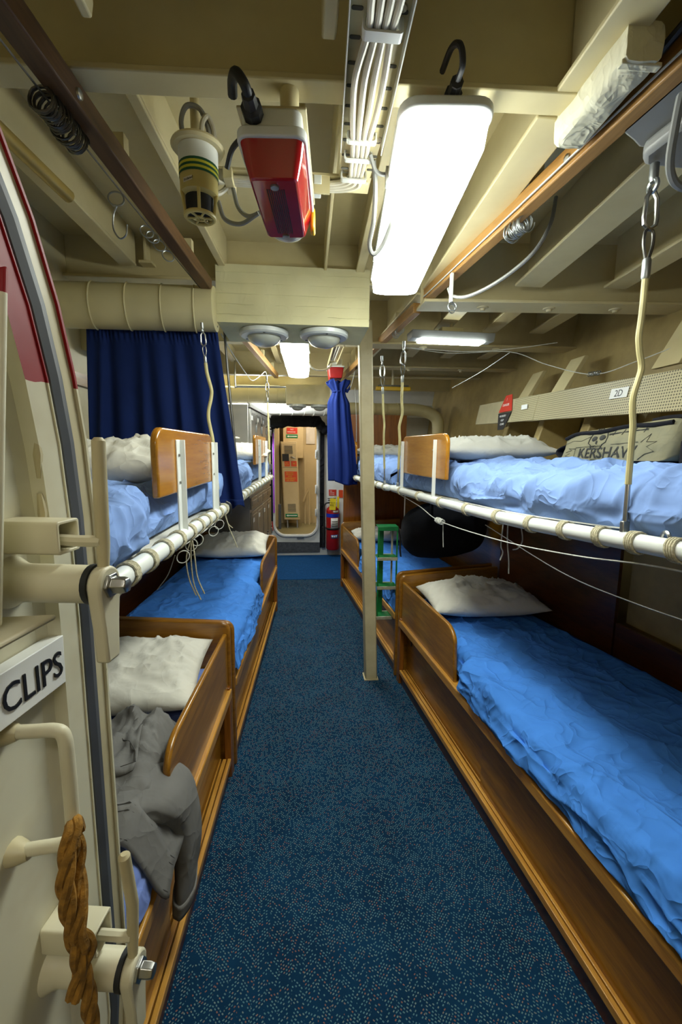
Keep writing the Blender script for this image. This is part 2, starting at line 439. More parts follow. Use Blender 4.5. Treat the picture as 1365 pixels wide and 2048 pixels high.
beam('ceiling_beam', .44, 1.86, 3.75, -.03, 2.19, .12, 'dim deck beam over the far bunk on the hull side', bolts=(.9, 1.35))
beam('ceiling_beam', -1.1, 1.86, 5.45, -.0, 2.24, .08, 'last deck beam before the white end bulkhead')

def longi(x0, x1, y0, y1, z0, width, label, th=.012, name='ceiling_stringer', web=.5, mat='cream'):
    if (x0+x1)/2 > .75 and y0 > 2.1: mat = 'beam_shade_paint'
    def T(x, y, z): return V((x0+(x1-x0)*(y-y0)/(y1-y0)+x, y, z0+z))
    m = MB(); m.box(0, width, y0, y1, 0, th, T); m.box(width*web-.006, width*web+.006, y0, y1, th, 2.475-z0, T)
    return struct(m, name, mat, label, 'beam', bevel=.003)
longi(.525, .535, -.3, 1.01, 2.253, .085, 'near length of the wide cream girder beside the lamp')
longi(.53, .56, 1.06, 2.13, 2.25, .10, 'wide cream girder running along beside the lit ceiling lamp')
longi(.55, .44, 2.2, 4.5, 2.25, .09, 'far length of the cream girder past the post')
longi(.88, .96, 1.07, 2.03, 2.245, .13, 'wide cream stringer between batten and hull side')
longi(1.30, 1.38, 1.07, 2.02, 2.25, .11, 'cream stringer nearest the hull side')
longi(-.86, -.84, 1.1, 2.22, 2.33, .075, 'cream stringer above the door corner', web=.9)
longi(-.425, -.385, 1.1, 2.22, 2.33, .03, 'cream stringer behind the yellow detector', web=.85)
longi(.085, .10, 1.1, 2.22, 2.33, .012, 'thin cream stringer past the cable tray', web=.5)
longi(.215, .25, 1.1, 2.22, 2.33, .04, 'narrow cream stringer above the lit lamp', web=.5)
longi(-.75, -.7, 2.2, 4.5, 2.34, .06, 'cream stringer over the far bunk by the curtain')
longi(-.28, -.26, 3.34, 4.5, 2.34, .05, 'cream stringer beside the far ceiling lamp')
for i, (xa, xb) in enumerate(((.80, .84), (1.10, 1.16), (1.42, 1.48))):
    longi(xa, xb, 2.25, 2.88, 2.27, .10, ('cream stringer past the bolted beam, next to the girder', 'cream stringer past the bolted beam, middle of three', 'cream stringer past the bolted beam, next to the hull')[i])
    longi(xb-.04, xb-.02, 3.05, 3.7, 2.27, .09, ('dim stringer above the far bunk, next to the girder', 'dim stringer above the far bunk, middle of three', 'dim stringer above the far bunk, next to the hull')[i])
def knee(pts, x0, x1, label):
    T = lambda a, b, c: V((c, a, b)); struct(MB().prism(pts, T, x0, x1), 'ceiling_bracket', 'cream', label, 'bracket', bevel=.004)
knee([(.6, 2.47), (.6, 2.24), (.89, 2.24), (.925, 2.255), (.93, 2.47)], .035, .062, 'cream tongue bracket beside the cable tray at the top of the frame')
knee([(.7, 2.47), (.7, 2.25), (.92, 2.25), (.93, 2.28), (.93, 2.47)], -.388, -.37, 'small cream bracket tip near the coiled spring')
struct(MB().tube([(-.80, 1.12, 2.315), (-.752, 1.60, 2.30)], .02, 12), 'ceiling_pipe', 'pipe_gold', 'short cream pipe along the deckhead above the red door corner', 'pipe')

# hull frames on the right between bunk and tray
for i, yy in enumerate((.95, 1.35, 1.78, 2.22, 2.68, 3.15)):
    m = MB(); m.hexa([(1.40, yy-.05, 1.40), (1.68, yy-.05, 1.40), (1.68, yy+.05, 1.40), (1.42, yy+.05, 1.40), (1.50, yy-.05, 1.72), (1.74, yy-.05, 1.72), (1.74, yy+.05, 1.72), (1.52, yy+.05, 1.72)])
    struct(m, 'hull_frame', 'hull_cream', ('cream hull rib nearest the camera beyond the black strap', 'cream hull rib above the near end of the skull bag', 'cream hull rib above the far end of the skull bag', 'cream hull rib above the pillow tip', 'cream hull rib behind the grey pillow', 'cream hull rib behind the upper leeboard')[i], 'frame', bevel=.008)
for i, (yy, zz) in enumerate(((1.75, 2.0), (2.6, 1.93), (3.05, 1.92))):
    m = MB(); m.hexa([(1.50, yy-.06, zz-.14), (1.53, yy-.06, zz-.14), (1.53, yy+.08, zz-.14), (1.50, yy+.08, zz-.14), (1.66, yy-.06, zz+.14), (1.69, yy-.06, zz+.14), (1.69, yy+.08, zz+.14), (1.66, yy+.08, zz+.14)])
    struct(m, 'hull_bracket', 'cream', ('pale lapped bracket plate above the 2D panel', 'pale bracket plate above the vented panel joint', 'pale bracket plate above the red and black warning sign')[i], 'bracket', bevel=.003)

# wooden back panels behind the lower bunks and end partition
def vpanel(name, a, b, z0, z1, th, mat, label, cat='panel'):
    a, b = V((*a, 0)), V((*b, 0)); d = (b-a); n = V((-d.y, d.x, 0)).normalized()*th
    return struct(MB().hexa([a+V((0, 0, z0)), b+V((0, 0, z0)), b+n+V((0, 0, z0)), a+n+V((0, 0, z0)), a+V((0, 0, z1)), b+V((0, 0, z1)), b+n+V((0, 0, z1)), a+n+V((0, 0, z1))]), name, mat, label, cat)
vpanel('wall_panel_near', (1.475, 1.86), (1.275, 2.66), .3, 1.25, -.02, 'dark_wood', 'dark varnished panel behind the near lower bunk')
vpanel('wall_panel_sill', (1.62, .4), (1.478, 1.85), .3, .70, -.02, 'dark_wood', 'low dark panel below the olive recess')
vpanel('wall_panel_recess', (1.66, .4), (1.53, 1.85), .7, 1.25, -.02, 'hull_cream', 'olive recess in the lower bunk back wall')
vpanel('wall_panel_far', (1.33, 2.70), (1.16, 4.85), .3, 1.22, -.02, 'wood_y', 'varnished panel behind the far lower bunk')
vpanel('partition_end', (.452, 4.86), (1.15, 4.86), 0, 1.89, .025, 'wood_z', 'tall varnished partition at the foot of the far bunks')
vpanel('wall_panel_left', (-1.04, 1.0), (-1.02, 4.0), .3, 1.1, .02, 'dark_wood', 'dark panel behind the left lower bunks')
struct(MB().box(-1.10, -1.085, 1.5, 4.0, 1.80, 1.86), 'trim_1', 'wood_y', 'wooden strip on the wall behind the navy curtain', 'trim')

# stanchion
def stanchion():
    t = thing('stanchion', 'cream steel post standing in the aisle by the green ladder', 'post', (.444, 2.70, 0))
    m = MB(); s = .040
    b, tp = V((.446, 2.70, 0)), V((.366, 2.70, 2.26))
    m.hexa([b+V((-s, -s, 0)), b+V((s, -s, 0)), b+V((s, s, 0)), b+V((-s, s, 0)), tp+V((-s, -s, 0)), tp+V((s, -s, 0)), tp+V((s, s, 0)), tp+V((-s, s, 0))])
    m.build('shaft', 'cream_worn', t, bevel=.008)
    MB().box(.398, .492, 2.652, 2.748, 0, .006).build('foot_plate', 'cream_worn', t)
stanchion()

# ---------------------------------------------------------------- ducts, boxes, diffusers
def duct(name, pts, r, label, clips=(), mat='duct_cream'):
    t = thing(name, label, 'duct', pts[0])
    MB().tube(pts, r, 28).build('pipe', mat, t)
    for c, ax in clips:
        ax = V(ax).normalized(); up = V((0, 0, 1)); s = ax.cross(up).normalized()
        q = torus_pts(c, s, up, r+.002, n=32)
        MB().tube([p+ax*(.03*math.sin(4*PI*i/32+1)*.0) for i, p in enumerate(q)], .0035, 6, closed=True).build('band', mat, t)
    return t
duct('round_duct', [(-1.08, 2.15, 2.128), (-.40, 2.15, 2.133)], .097, 'round cream air duct with clamp bands above the navy curtain', [((x, 2.15, 2.13), (1, .12, .12)) for x in (-.93, -.78, -.63, -.49)])
duct('round_duct', [(-1.06, 2.36, 2.06), (-1.03, 2.9, 2.04), (-1.0, 3.3, 2.04)], .085, 'ribbed cream duct receding behind the navy curtain', [((-1.05, 2.42+i*.05, 2.058), (0, 1, 0)) for i in range(5)])
duct('round_duct', [(-1.0, 5.08, 2.09), (-.195, 5.08, 2.10)], .085, 'dim round duct entering the far vent box', [((x, 5.08, 2.095), (1, .2, .2)) for x in (-.8, -.62, -.44, -.3)])
duct('round_duct', [(-1.09, 5.72, 2.01), (1.68, 5.72, 2.01)], .078, 'brightly lit white duct above the oval doorway', [((x, 5.72, 2.01), (1, .35, .35)) for x in (-.3, -.15, .0, .12, .25)], mat='white_plastic')
duct('round_duct', catmull([(.45, 5.15, 1.98), (.9, 5.2, 1.98), (1.35, 5.2, 1.98), (1.58, 5.2, 1.9), (1.62, 5.2, 1.7), (1.62, 5.2, 1.4)], 6), .07, 'shadowed duct bending down beyond the far upper bunk', [((x, 5.18, 1.98), (1, .2, .2)) for x in (.7, .82, .95, 1.1)])

def wrapbox(x0, x1, y0, y1, z0, z1, mat, label, cat='vent box', seams=5):
    t = thing('vent_box', label, cat, ((x0+x1)/2, (y0+y1)/2, z0))
    m = MB()
    def face(u, v, k):
        pass
    # subdivided box with gently uneven skin
    def grid_face(o, a, b, n):
        o, a, b = V(o), V(a), V(b); nn = a.cross(b).normalized()
        def fn(u, v):
            p = o+a*u+b*v; e = min(u, 1-u, v, 1-v)
            return p+nn*(.012*nz(p.x*7, p.y*7, p.z*9)+.004*nz(p.x*25, p.y*25, p.z*30))*smooth01(e*8)
        m.grid(fn, n[0], n[1])
    dx, dy, dz = x1-x0, y1-y0, z1-z0
    grid_face((x0, y0, z0), (dx, 0, 0), (0, 0, dz), (34, 14)); grid_face((x0, y1, z0), (0, 0, dz), (dx, 0, 0), (6, 12))
    grid_face((x0, y0, z0), (0, dy, 0), (dx, 0, 0), (12, 24)); grid_face((x0, y0, z1), (dx, 0, 0), (0, dy, 0), (12, 6))
    grid_face((x0, y0, z0), (0, 0, dz), (0, dy, 0), (8, 8)); grid_face((x1, y0, z0), (0, dy, 0), (0, 0, dz), (8, 8))
    m.build('casing', mat, t)
    for k in range(seams):
        z = z0+dz*(.14+.72*k/max(1, seams-1))
        MB().tube([(x0+dx*i/12, y0-.0012+.0018*nz(i*.7, k*3.1), z+.004*nz(i*.6, k*5.)) for i in range(13)], .0014, 5).build('wrap_seam', mat, t)
    return t
wrapbox(-.40, .315, 2.17, 2.54, 2.085, 2.34, 'lagging_box', 'large cream lagged vent box carrying two domed vents overhead')
wrapbox(-.19, .30, 5.0, 5.2, 2.005, 2.215, 'duct_cream', 'small far vent box with two domed vents before the doorway', seams=0)
def diffuser(x, y, z, r, label, group):
    t = thing('ceiling_vent', label, 'vent', (x, y, z), group)
    MB().lathe([(r*.9, 0), (r, -.004), (r, -.022), (r*.93, -.030), (r*.70, -.030), (r*.66, -.026)], (x, y, z), n=36).build('rim', 'grey_plastic', t)
    prof = [(r*.68, -.026)]+[(r*.68*math.cos(a), -.026-r*.42*math.sin(a)) for a in [PI/2*k/8 for k in range(1, 8)]]+[(.002, -.026-r*.42)]
    MB().lathe(prof, (x, y, z), n=32).build('dome', 'frosted', t)
    for a in (.6, 2.7, 4.8):
        MB().lathe([(.006, 0), (.006, -.003), (.001, -.004)], (x+r*.82*math.cos(a), y+r*.82*math.sin(a), z-.029), n=8).build('screw', 'dark_steel', t)
diffuser(-.194, 2.306, 2.085, .121, 'pale domed vent under the lagged box, beside the wire hanger', 'domed vents under the near box')
diffuser(.106, 2.296, 2.085, .121, 'pale domed vent under the lagged box, beside the post', 'domed vents under the near box')
diffuser(-.065, 5.08, 2.005, .1, 'small grey domed vent under the far box, over the door centre', 'domed vents under the far box')
diffuser(.185, 5.08, 2.005, .1, 'small grey domed vent under the far box, near the blue curtain', 'domed vents under the far box')
# ---------------------------------------------------------------- lamps and ceiling equipment
def fluorescent(p0, p1, w, z, label, glow='lamp_glow', top=2.25, gland=True):
    sideglow = 'lamp_glow_side' if glow in ('lamp_glow', 'lamp_glow_far') else glow
    p0, p1 = V((*p0, 0)), V((*p1, 0)); d = (p1-p0); L = d.length; d.normalize(); s = V((d.y, -d.x, 0))
    t = thing('ceiling_lamp', label, 'lamp', (p0.x, p0.y, z))
    T = lambda a, b, c: p0+d*a+s*b+V((0, 0, c))
    T2 = lambda a, b, c: T(b, a, z+c)
    # housing
    m = MB(); m.prism(rrect(-w*.42, w*.42, .02, L-.02, .03), T2, .07, top-z); m.build('housing', 'white_plastic', t, bevel=.006)
    m = MB(); m.ring(rrect(-w*.53, w*.53, -.008, L+.008, .04), rrect(-w*.44, w*.44, .02, L-.02, .03), T2, .062, .082); m.build('rim', 'white_plastic', t, bevel=.004)
    # diffuser: tapered prismatic cover
    m = MB(); a, b, c = rrect(-w*.5, w*.5, 0, L, .035), rrect(-w*.47, w*.47, .015, L-.015, .03), rrect(-w*.36, w*.36, .05, L-.05, .03)
    n = len(a); m.add([T2(*q, .064) for q in a]+[T2(*q, .014) for q in b]+[T2(*q, 0) for q in c], [(i, (i+1) % n, n+(i+1) % n, n+i) for i in range(n)]+[])
    m.build('diffuser_side', sideglow, t)
    m = MB(); m.add([T2(*q, .014) for q in b]+[T2(*q, 0) for q in c], [(i, (i+1) % n, n+(i+1) % n, n+i) for i in range(n)]+[tuple(range(n, 2*n))])
    m.build('diffuser', glow, t)
    for k in (.25, .72):
        for sg in (-1, 1):
            MB().box(L*k-.012, L*k+.012, sg*w*.54-.004, sg*w*.54+.004, z+.045, z+.085, T).build('clip', 'steel', t)
    if gland:
        MB().lathe([(.018, 0), (.018, .012), (.013, .014), (.013, .04), (.004, .045)], T(.02, .01, z+.095), -d, n=8).build('gland', 'cable_black', t)
        MB().tube(catmull([T(-.02, .01, z+.095), T(-.05, .012, z+.10), T(-.058, .005, z+.125), T(-.03, -.005, z+.145), T(.03, -.01, z+.15)], 6), .006, 8).build('lead', 'cable_black', t)
    return t, T
lamp1, LT = fluorescent((.292, .955), (.372, 1.875), .185, 2.118, 'big glowing fluorescent lamp overhead in the foreground', top=2.215)
for k in (.12, .8):
    MB().box(.92*k-.02, .92*k+.02, -.03, .03, 2.21, 2.27, LT).build('stud', 'cream', lamp1)
lamp2, _ = fluorescent((-.062, 3.03), (-.040, 4.18), .19, 2.15, 'smaller glowing fluorescent lamp past the lagged vent box', 'lamp_glow_far', gland=False)
lamp3, _ = fluorescent((-.80, 5.40), (-.25, 5.40), .13, 2.115, 'glowing lamp behind the dim duct over the steel lockers', 'lamp_glow_locker', top=2.25, gland=False)
lamp4, _ = fluorescent((-.1, 6.85), (.6, 6.85), .15, 2.28, 'lamp lighting the tan passage beyond the doorway', 'lamp_glow_passage', top=2.36, gland=False)
fill_lamp, _ = fluorescent((-.45, -.85), (.45, -.85), .17, 2.31, 'unseen fill lamp added between the beams above the entrance end', 'fill_glow_entry', top=2.46, gland=False)  # out of view, added to brighten the door face and near carpet
def tube_lamp():
    t = thing('tube_lamp', 'grey batten lamp with one lit tube between post and hull', 'lamp', (.88, 2.74, 2.15))
    T = frame((.64, 2.70, 2.165), (1, .05, 0), (-.05, 1, 0), (0, 0, 1))
    m = MB(); m.prism([(-.06, .045), (-.045, 0), (.045, 0), (.06, .045)], lambda a, b, c: T(c, a, b), 0, .52); m.build('housing', 'grey_plate', t, bevel=.003)
    m = MB(); m.box(.055, .46, -.052, .04, -.012, 0, T); m.build('tube_cover', 'tube_glow', t, bevel=.008)
    MB().box(.19, .33, -.03, .03, .045, .075, T).build('mounting_block', 'cream', t, bevel=.003)
    MB().tube([T(.26, 0, .07), T(.26, 0, .20)], .01, 8).build('stem', 'cream', t)
tube_lamp()
def yellow_lamp():
    t = thing('tube_lamp', 'unlit yellow-edged strip lamp high behind the suspension cords', 'lamp', (.85, 4.2, 2.06))
    MB().box(.69, 1.02, 4.18, 4.24, 2.065, 2.10).build('housing', 'yellow_plastic', t, bevel=.006)
    MB().box(.71, 1.00, 4.19, 4.23, 2.10, 2.115).build('mount', 'dark_steel', t); MB().tube([(.85, 4.21, 2.11), (.85, 4.21, 2.47)], .012, 8).build('stem', 'cream', t)
yellow_lamp()

def red_lamp():
    t = thing('emergency_lamp', 'red lensed emergency lamp in a white case hanging from the deckhead', 'lamp', (-.06, 1.1, 2.05))
    d = V((.075, 1, 0)).normalized(); s = V((d.y, -d.x, 0)); o = V((-.062, .985, 0))
    T = lambda a, b, c: o+s*a+d*b+V((0, 0, c))
    TT = lambda a, b, c: T(a, b, c)
    m = MB(); m.box(-.07, .07, -.005, .34, 2.172, 2.178, T); m.build('mounting_plate', 'cream', t, bevel=.002)
    m = MB(); m.prism(rrect(-.061, .061, -.01, .30, .02), lambda a, b, c: T(a, b, c), 2.135, 2.172); m.build('case', 'white_plastic', t, bevel=.005)
    m = MB(); m.prism(rrect(-.071, .071, -.018, .308, .024), lambda a, b, c: T(a, b, c), 2.115, 2.135); m.build('rim', 'white_plastic', t, bevel=.003)
    a, b, c = rrect(-.066, .066, -.012, .300, .02), rrect(-.060, .060, .0, .285, .018), rrect(-.049, .049, .012, .262, .012)
    n = len(a); m = MB(); m.add([T(*q, 2.118) for q in a]+[T(*q, 2.09) for q in b]+[T(*q, 2.052) for q in c], [(i, (i+1) % n, n+(i+1) % n, n+i) for i in range(n)]+[(n+i, n+(i+1) % n, 2*n+(i+1) % n, 2*n+i) for i in range(n)]+[tuple(range(2*n, 3*n))])
    lens = m.build('red_lens', 'red_plastic', t, bevel=.004)
    for k in range(9):
        x = -.018+.0045*k; MB().tube([T(x, .045, 2.0515), T(x, .235, 2.0515)], .0011, 5).build('lens_rib', 'ink', lens)
    for y in (.035, .248): MB().lathe([(.009, 0), (.009, -.004), (.002, -.005)], T(0, y, 2.052), n=12).build('screw', 'galv', lens)
    # round clear lamp at the far end
    MB().lathe([(.058, .0), (.056, -.022), (.05, -.038), (.036, -.052), (.015, -.06), (.001, -.061)], T(.0, .285, 2.118), n=28).build('clear_dome', 'clear_plastic', t)
    MB().lathe([(.05, .01), (.045, -.02), (.03, -.04), (.01, -.046)], T(.0, .285, 2.115), n=24).build('reflector', 'galv', t)
    MB().prism(rrect(-.02, .02, -.028, .03, .012), lambda a, b, c: T(.062+c, .28+a, 2.10+b), 0, .012).build('yellow_cap', 'yellow_plastic', t, bevel=.004)
    MB().lathe([(.021, 0), (.021, .02), (.015, .026), (.013, .05), (.006, .054)], T(-.035, -.012, 2.156), -d, n=8).build('gland', 'cable_black', t)
    MB().tube(catmull([T(-.035, -.06, 2.156), T(-.040, -.075, 2.165), T(-.055, -.07, 2.185), T(-.068, -.04, 2.195), T(-.075, -.01, 2.19)], 6), .0095, 10).build('lead', 'cable_black', t)
    MB().lathe([(.02, 0), (.02, .09)], T(.03, .06, 2.176), n=12).build('stud', 'cream', t); MB().lathe([(.02, 0), (.02, .28)], T(.03, .26, 2.176), n=12).build('stud', 'cream', t)
red_lamp()

def detector():
    x, y = -.268, 1.265; t = thing('smoke_detector', 'yellowed cone-shaped smoke detector wrapped in striped tape', 'detector', (x, y, 2.09))
    MB().lathe([(.012, 2.47), (.012, 2.28)], (x-.005, y, 0), n=12).build('stem', 'cream', t)
    MB().lathe([(.02, 2.275), (.064, 2.268), (.067, 2.262), (.062, 2.256), (.02, 2.256)], (x, y, 0), n=32).build('flange', 'cream', t)
    MB().lathe([(.045, 2.258), (.05, 2.255), (.0485, 2.215)], (x, y, 0), n=32).build('collar', 'white_plastic', t)
    MB().lathe([(.0485, 2.216), (.047, 2.150), (.044, 2.148), (.038, 2.144)], (x, y, 0), n=32).build('body', 'detector_yellow', t)
    for i, (z, mt) in enumerate(((2.214, 'tape_green'), (2.208, 'tape_yellow'), (2.202, 'tape_green'), (2.196, 'tape_yellow'), (2.190, 'tape_green'))):
        MB().lathe([(.0492, z+.003), (.0492, z-.003)], (x, y, 0), n=32, cap=False).build('tape_band', mt, t)
    MB().lathe([(.036, 2.152), (.034, 2.108)], (x, y, 0), n=24).build('sensor_mesh', 'black_rubber', t)
    for k in range(5):
        a = 2*PI*k/5-1.4; c, s = math.cos(a), math.sin(a)
        MB().tube([(x+.044*c, y+.044*s, 2.15), (x+.037*c, y+.037*s, 2.100)], .0042, 6).build('cage_post', 'detector_yellow', t)
    MB().tube(torus_pts((x, y, 2.100), (1, 0, 0), (0, 1, 0), .036, n=28), .0055, 8, closed=True).build('cage_ring', 'detector_yellow', t)
    for k in range(3):
        a = PI*k/3; c, s = math.cos(a)*.034, math.sin(a)*.034
        MB().tube([(x-c, y-s, 2.098), (x+c, y+s, 2.098)], .003, 6).build('cage_spoke', 'detector_yellow', t)
    MB().tube(torus_pts((x, y, 2.097), (1, 0, 0), (0, 1, 0), .011, n=16), .003, 6, closed=True).build('cage_hub', 'detector_yellow', t)
    T = frame((x-.030, y-.0385, 2.165), (.92, -.38, .12), (0, 0, 1), (-.38, -.92, 0))
    MB().box(0, .026, -.004, .006, 0, .001, T).build('paper_label', 'flyer', t)
    text('isolated', .0085, lambda a, b, c: T(a+.002, b-.002, c+.0012), 'ink', 'lettering', t, depth=.0002)
    for i, pts in enumerate(([(x-.028, y-.02, 2.262), (x-.035, y-.02, 2.31), (x-.02, y-.02, 2.345), (x+.012, y-.02, 2.34), (x+.03, y-.02, 2.30), (x+.035, y-.015, 2.262)],
                             [(x+.015, y-.03, 2.262), (x+.02, y-.035, 2.30), (x+.032, y-.03, 2.318), (x+.042, y-.02, 2.30), (x+.047, y-.01, 2.262)])):
        MB().tube(catmull(pts, 6), .0062, 8).build('looped_lead', 'cable_white' if i else 'cable_grey', t)
detector()

def cable_tray():
    t = thing('cable_tray', 'slotted metal tray carrying a bundle of white cables overhead', 'cable tray', (.13, 1.0, 2.2))
    m = MB(); y0, y1 = -.2, 1.33
    xa = lambda y: .075+.022*(y-.78)/.5; xb = lambda y: .180+.012*(y-.78)/.5
    # floor of the tray, with flanges turned down
    for (za, zb, f, g) in ((2.228, 2.232, lambda y: xa(y), lambda y: xb(y)),):
        m.hexa([(f(y0), y0, za), (g(y0), y0, za), (g(1.12), 1.12, za), (f(1.12), 1.12, za), (f(y0), y0, zb), (g(y0), y0, zb), (g(1.12), 1.12, zb), (f(1.12), 1.12, zb)])
        m.hexa([(f(1.12), 1.12, za), (g(1.12), 1.12, za), (.185, y1, za+.02), (.10, y1, za+.02), (f(1.12), 1.12, zb), (g(1.12), 1.12, zb), (.185, y1, zb+.02), (.10, y1, zb+.02)])
    m.build('tray_bed', 'cream', t)
    for e in (xa, xb):
        MB().hexa([(e(y0)-.001, y0, 2.205), (e(y0)+.001, y0, 2.205), (e(1.15)+.001, 1.15, 2.205), (e(1.15)-.001, 1.15, 2.205), (e(y0)-.001, y0, 2.232), (e(y0)+.001, y0, 2.232), (e(1.15)+.001, 1.15, 2.232), (e(1.15)-.001, 1.15, 2.232)]).build('tray_flange', 'white_plastic', t)
    for k in range(13):
        y = .62+.052*k
        for e, sg in ((xa, 1), (xb, -1)):
            x = e(y)+sg*.014; MB().prism(rrect(-.010, .010, -.0035, .0035, .0034, 3), lambda a, b, c: V((x+a, y+b, c)), 2.2265, 2.2285).build('slot', 'ink_grey', t)
    for k in range(4):
        x0 = .109+.0135*k; off = .0035*(k-1.5)
        pts = [(x0+.012, -.2, 2.212), (x0+.006, .5, 2.212), (x0+.004, .70, 2.21), (x0+.003+off*.6, .78, 2.205), (x0+.004, .846, 2.212), (x0+off*1.4-.001, .93, 2.204), (x0+.002+off, 1.02, 2.206), (x0+.006-off*.3, 1.115, 2.214), (x0+.010-off*.6, 1.17, 2.222), (x0+.012-off*.8, 1.235, 2.228), (x0+.012-off*1.2, 1.285, 2.232)]
        end = [(x0+.004-.010*(3-k)*.2, 1.318+.006*k, 2.236), (x0-.05, 1.335+.0095*k, 2.238), (.0, 1.336+.0095*k, 2.238), (-.20, 1.335+.0095*k, 2.238)]
        MB().tube(catmull(pts+end, 6), .0066, 9).build('cable', 'cable_white', t)
    for y, z, h in ((.846, 2.218, .02), (1.115, 2.222, .013), (1.19, 2.228, .012), (1.285, 2.236, .016)):
        x = .137; MB().ring(rrect(-.035, .035, -.016, .012, .006, 3), rrect(-.031, .031, -.012, .008, .005, 3), lambda a, b, c: V((x+a, y+c, z+b)), -h/2, h/2).build('strap', 'white_plastic', t)
    for x, y in ((.098, .80), (.165, .82), (.108, 1.12), (.178, 1.13), (.112, 1.29), (.172, 1.30)):
        MB().lathe([(.009, 0), (.008, -.004), (.001, -.005)], (x, y, 2.229), n=12).build('screw', 'cream_worn', t)
    MB().box(-.25, .19, 1.315, 1.39, 2.248, 2.254).build('cross_tray', 'cream', t)
    MB().box(.005, .075, 1.318, 1.326, 2.205, 2.25).build('cross_tray_lip', 'cream', t)
    MB().box(.03, .052, 1.315, 1.388, 2.226, 2.250).build('strap', 'white_plastic', t, bevel=.002)
    MB().box(-.215, -.19, 1.31, 1.392, 2.224, 2.252).build('saddle', 'cream', t, bevel=.002)
    return t
cable_tray()
def cord(name, pts, r, mat, label, cat='cable', n=8, seg=7):
    return tag(MB().tube(catmull(pts, seg), r, n).build(name, mat), label, cat)
cord('lamp_cable', [(.178, 1.20, 2.225), (.19, 1.24, 2.19), (.195, 1.29, 2.13), (.19, 1.33, 2.085), (.205, 1.345, 2.065), (.228, 1.33, 2.085), (.245, 1.29, 2.125), (.25, 1.26, 2.15)], .0062, 'cable_grey', 'looped grey cable from the tray down to the big lamp')
cord('lamp_cable', [(.165, 1.17, 2.22), (.185, 1.20, 2.20), (.215, 1.21, 2.20), (.25, 1.19, 2.21)], .005, 'cable_grey', 'short grey cable between the tray end and the big lamp')
cord('detector_cable', [(-.205, 1.345, 2.236), (-.23, 1.33, 2.225), (-.245, 1.30, 2.24), (-.25, 1.28, 2.262)], .0066, 'cable_white', 'white cable from the cross tray to the detector')
cord('detector_cable', [(-.205, 1.36, 2.236), (-.225, 1.36, 2.215), (-.24, 1.34, 2.20), (-.248, 1.33, 2.235), (-.235, 1.29, 2.262)], .0066, 'cable_white', 'lower white cable looping under the detector flange')
cord('detector_cable', [(-.23, 1.32, 2.17), (-.215, 1.33, 2.13), (-.17, 1.32, 2.115), (-.12, 1.3, 2.135)], .006, 'cable_grey', 'grey cable sagging between detector and red lamp')
cord('detector_cable', [(-.195, 1.36, 2.225), (-.18, 1.35, 2.17), (-.15, 1.34, 2.145), (-.11, 1.32, 2.15)], .0058, 'cable_grey', 'grey cable curling in behind the red lamp')
cord('lamp_lead', [(-.20, 1.29, 2.235), (-.18, 1.26, 2.265), (-.14, 1.22, 2.275)], .007, 'cable_black', 'black lead arching behind the red lamp')

# lagging block, casting, right-hand cable
def lagging():
    t = thing('lagging_block', 'white plastered lagging block under the girder at the top corner', 'lagging', (.62, .95, 2.2))
    def fn(u, v):
        a = 2*PI*u; r = 1.0/max(abs(math.cos(a)), abs(math.sin(a)))**.8
        x = .612+.042*v*0+.036*r*math.cos(a)+.002*v; y = .84+.23*v; z = 2.232+.034*r*math.sin(a)
        k = 1+.10*nz(x*30, y*22, z*30)
        return V((.614+(x-.614)*k, y, 2.232+(z-2.232)*k))
    m = MB(); m.grid(fn, 28, 26, wrapu=True); n = len(m.v)
    m.f.append(tuple(i*26 for i in range(28))); m.f.append(tuple(i*26+25 for i in range(28)))
    m.build('plaster', 'lagging', t)
    MB().box(.575, .653, .845, .86, 2.197, 2.205).build('end_tape', 'lagging', t, bevel=.002)
lagging()
def casting():
    t = thing('hook_bracket', 'dark grey steel bracket behind the batten holding the cord shackle', 'bracket', (.82, 1.0, 2.15))
    T = frame((.80, 1.0, 2.17), (1, .1, 0), (-.1, 1, 0), (0, 0, 1))
    MB().prism([(-.10, -.25), (.20, -.25), (.20, .05), (-.02, .055), (-.05, .04), (-.10, .02)], lambda a, b, c: T(a, b, c), .03, .06).build('plate', 'grey_plate', t, bevel=.006)
    MB().prism([(-.03, -.2), (.2, -.2), (.2, .05), (.0, .06), (-.03, .03)], lambda a, b, c: T(a, b, c), -.005, .03).build('boss', 'grey_plate', t, bevel=.012)
    MB().prism([(-.02, -.2), (.2, -.2), (.2, .05), (.0, .06)], lambda a, b, c: T(a, b, c), .06, .2).build('stool', 'grey_plate', t, bevel=.006)
casting()
cord('ceiling_cable', [(.86, 1.55, 2.36), (.83, 1.52, 2.26), (.775, 1.52, 2.165), (.70, 1.60, 2.105), (.635, 1.72, 2.09), (.597, 1.80, 2.115), (.585, 1.82, 2.15)], .0066, 'cable_grey', 'slack grey cable drooping under the right batten')
cord('ceiling_cable', [(.72, .86, 2.25), (.76, .93, 2.17), (.80, .98, 2.11), (.86, 1.0, 2.09), (.95, .98, 2.10)], .0085, 'cable_grey', 'thick dark cable looping beside the shackle')
cord('ceiling_cable', [(.67, .80, 2.25), (.66, .9, 2.235), (.65, 1.02, 2.23), (.64, 1.12, 2.26)], .008, 'cable_black', 'black cable between the lagging block and the batten')

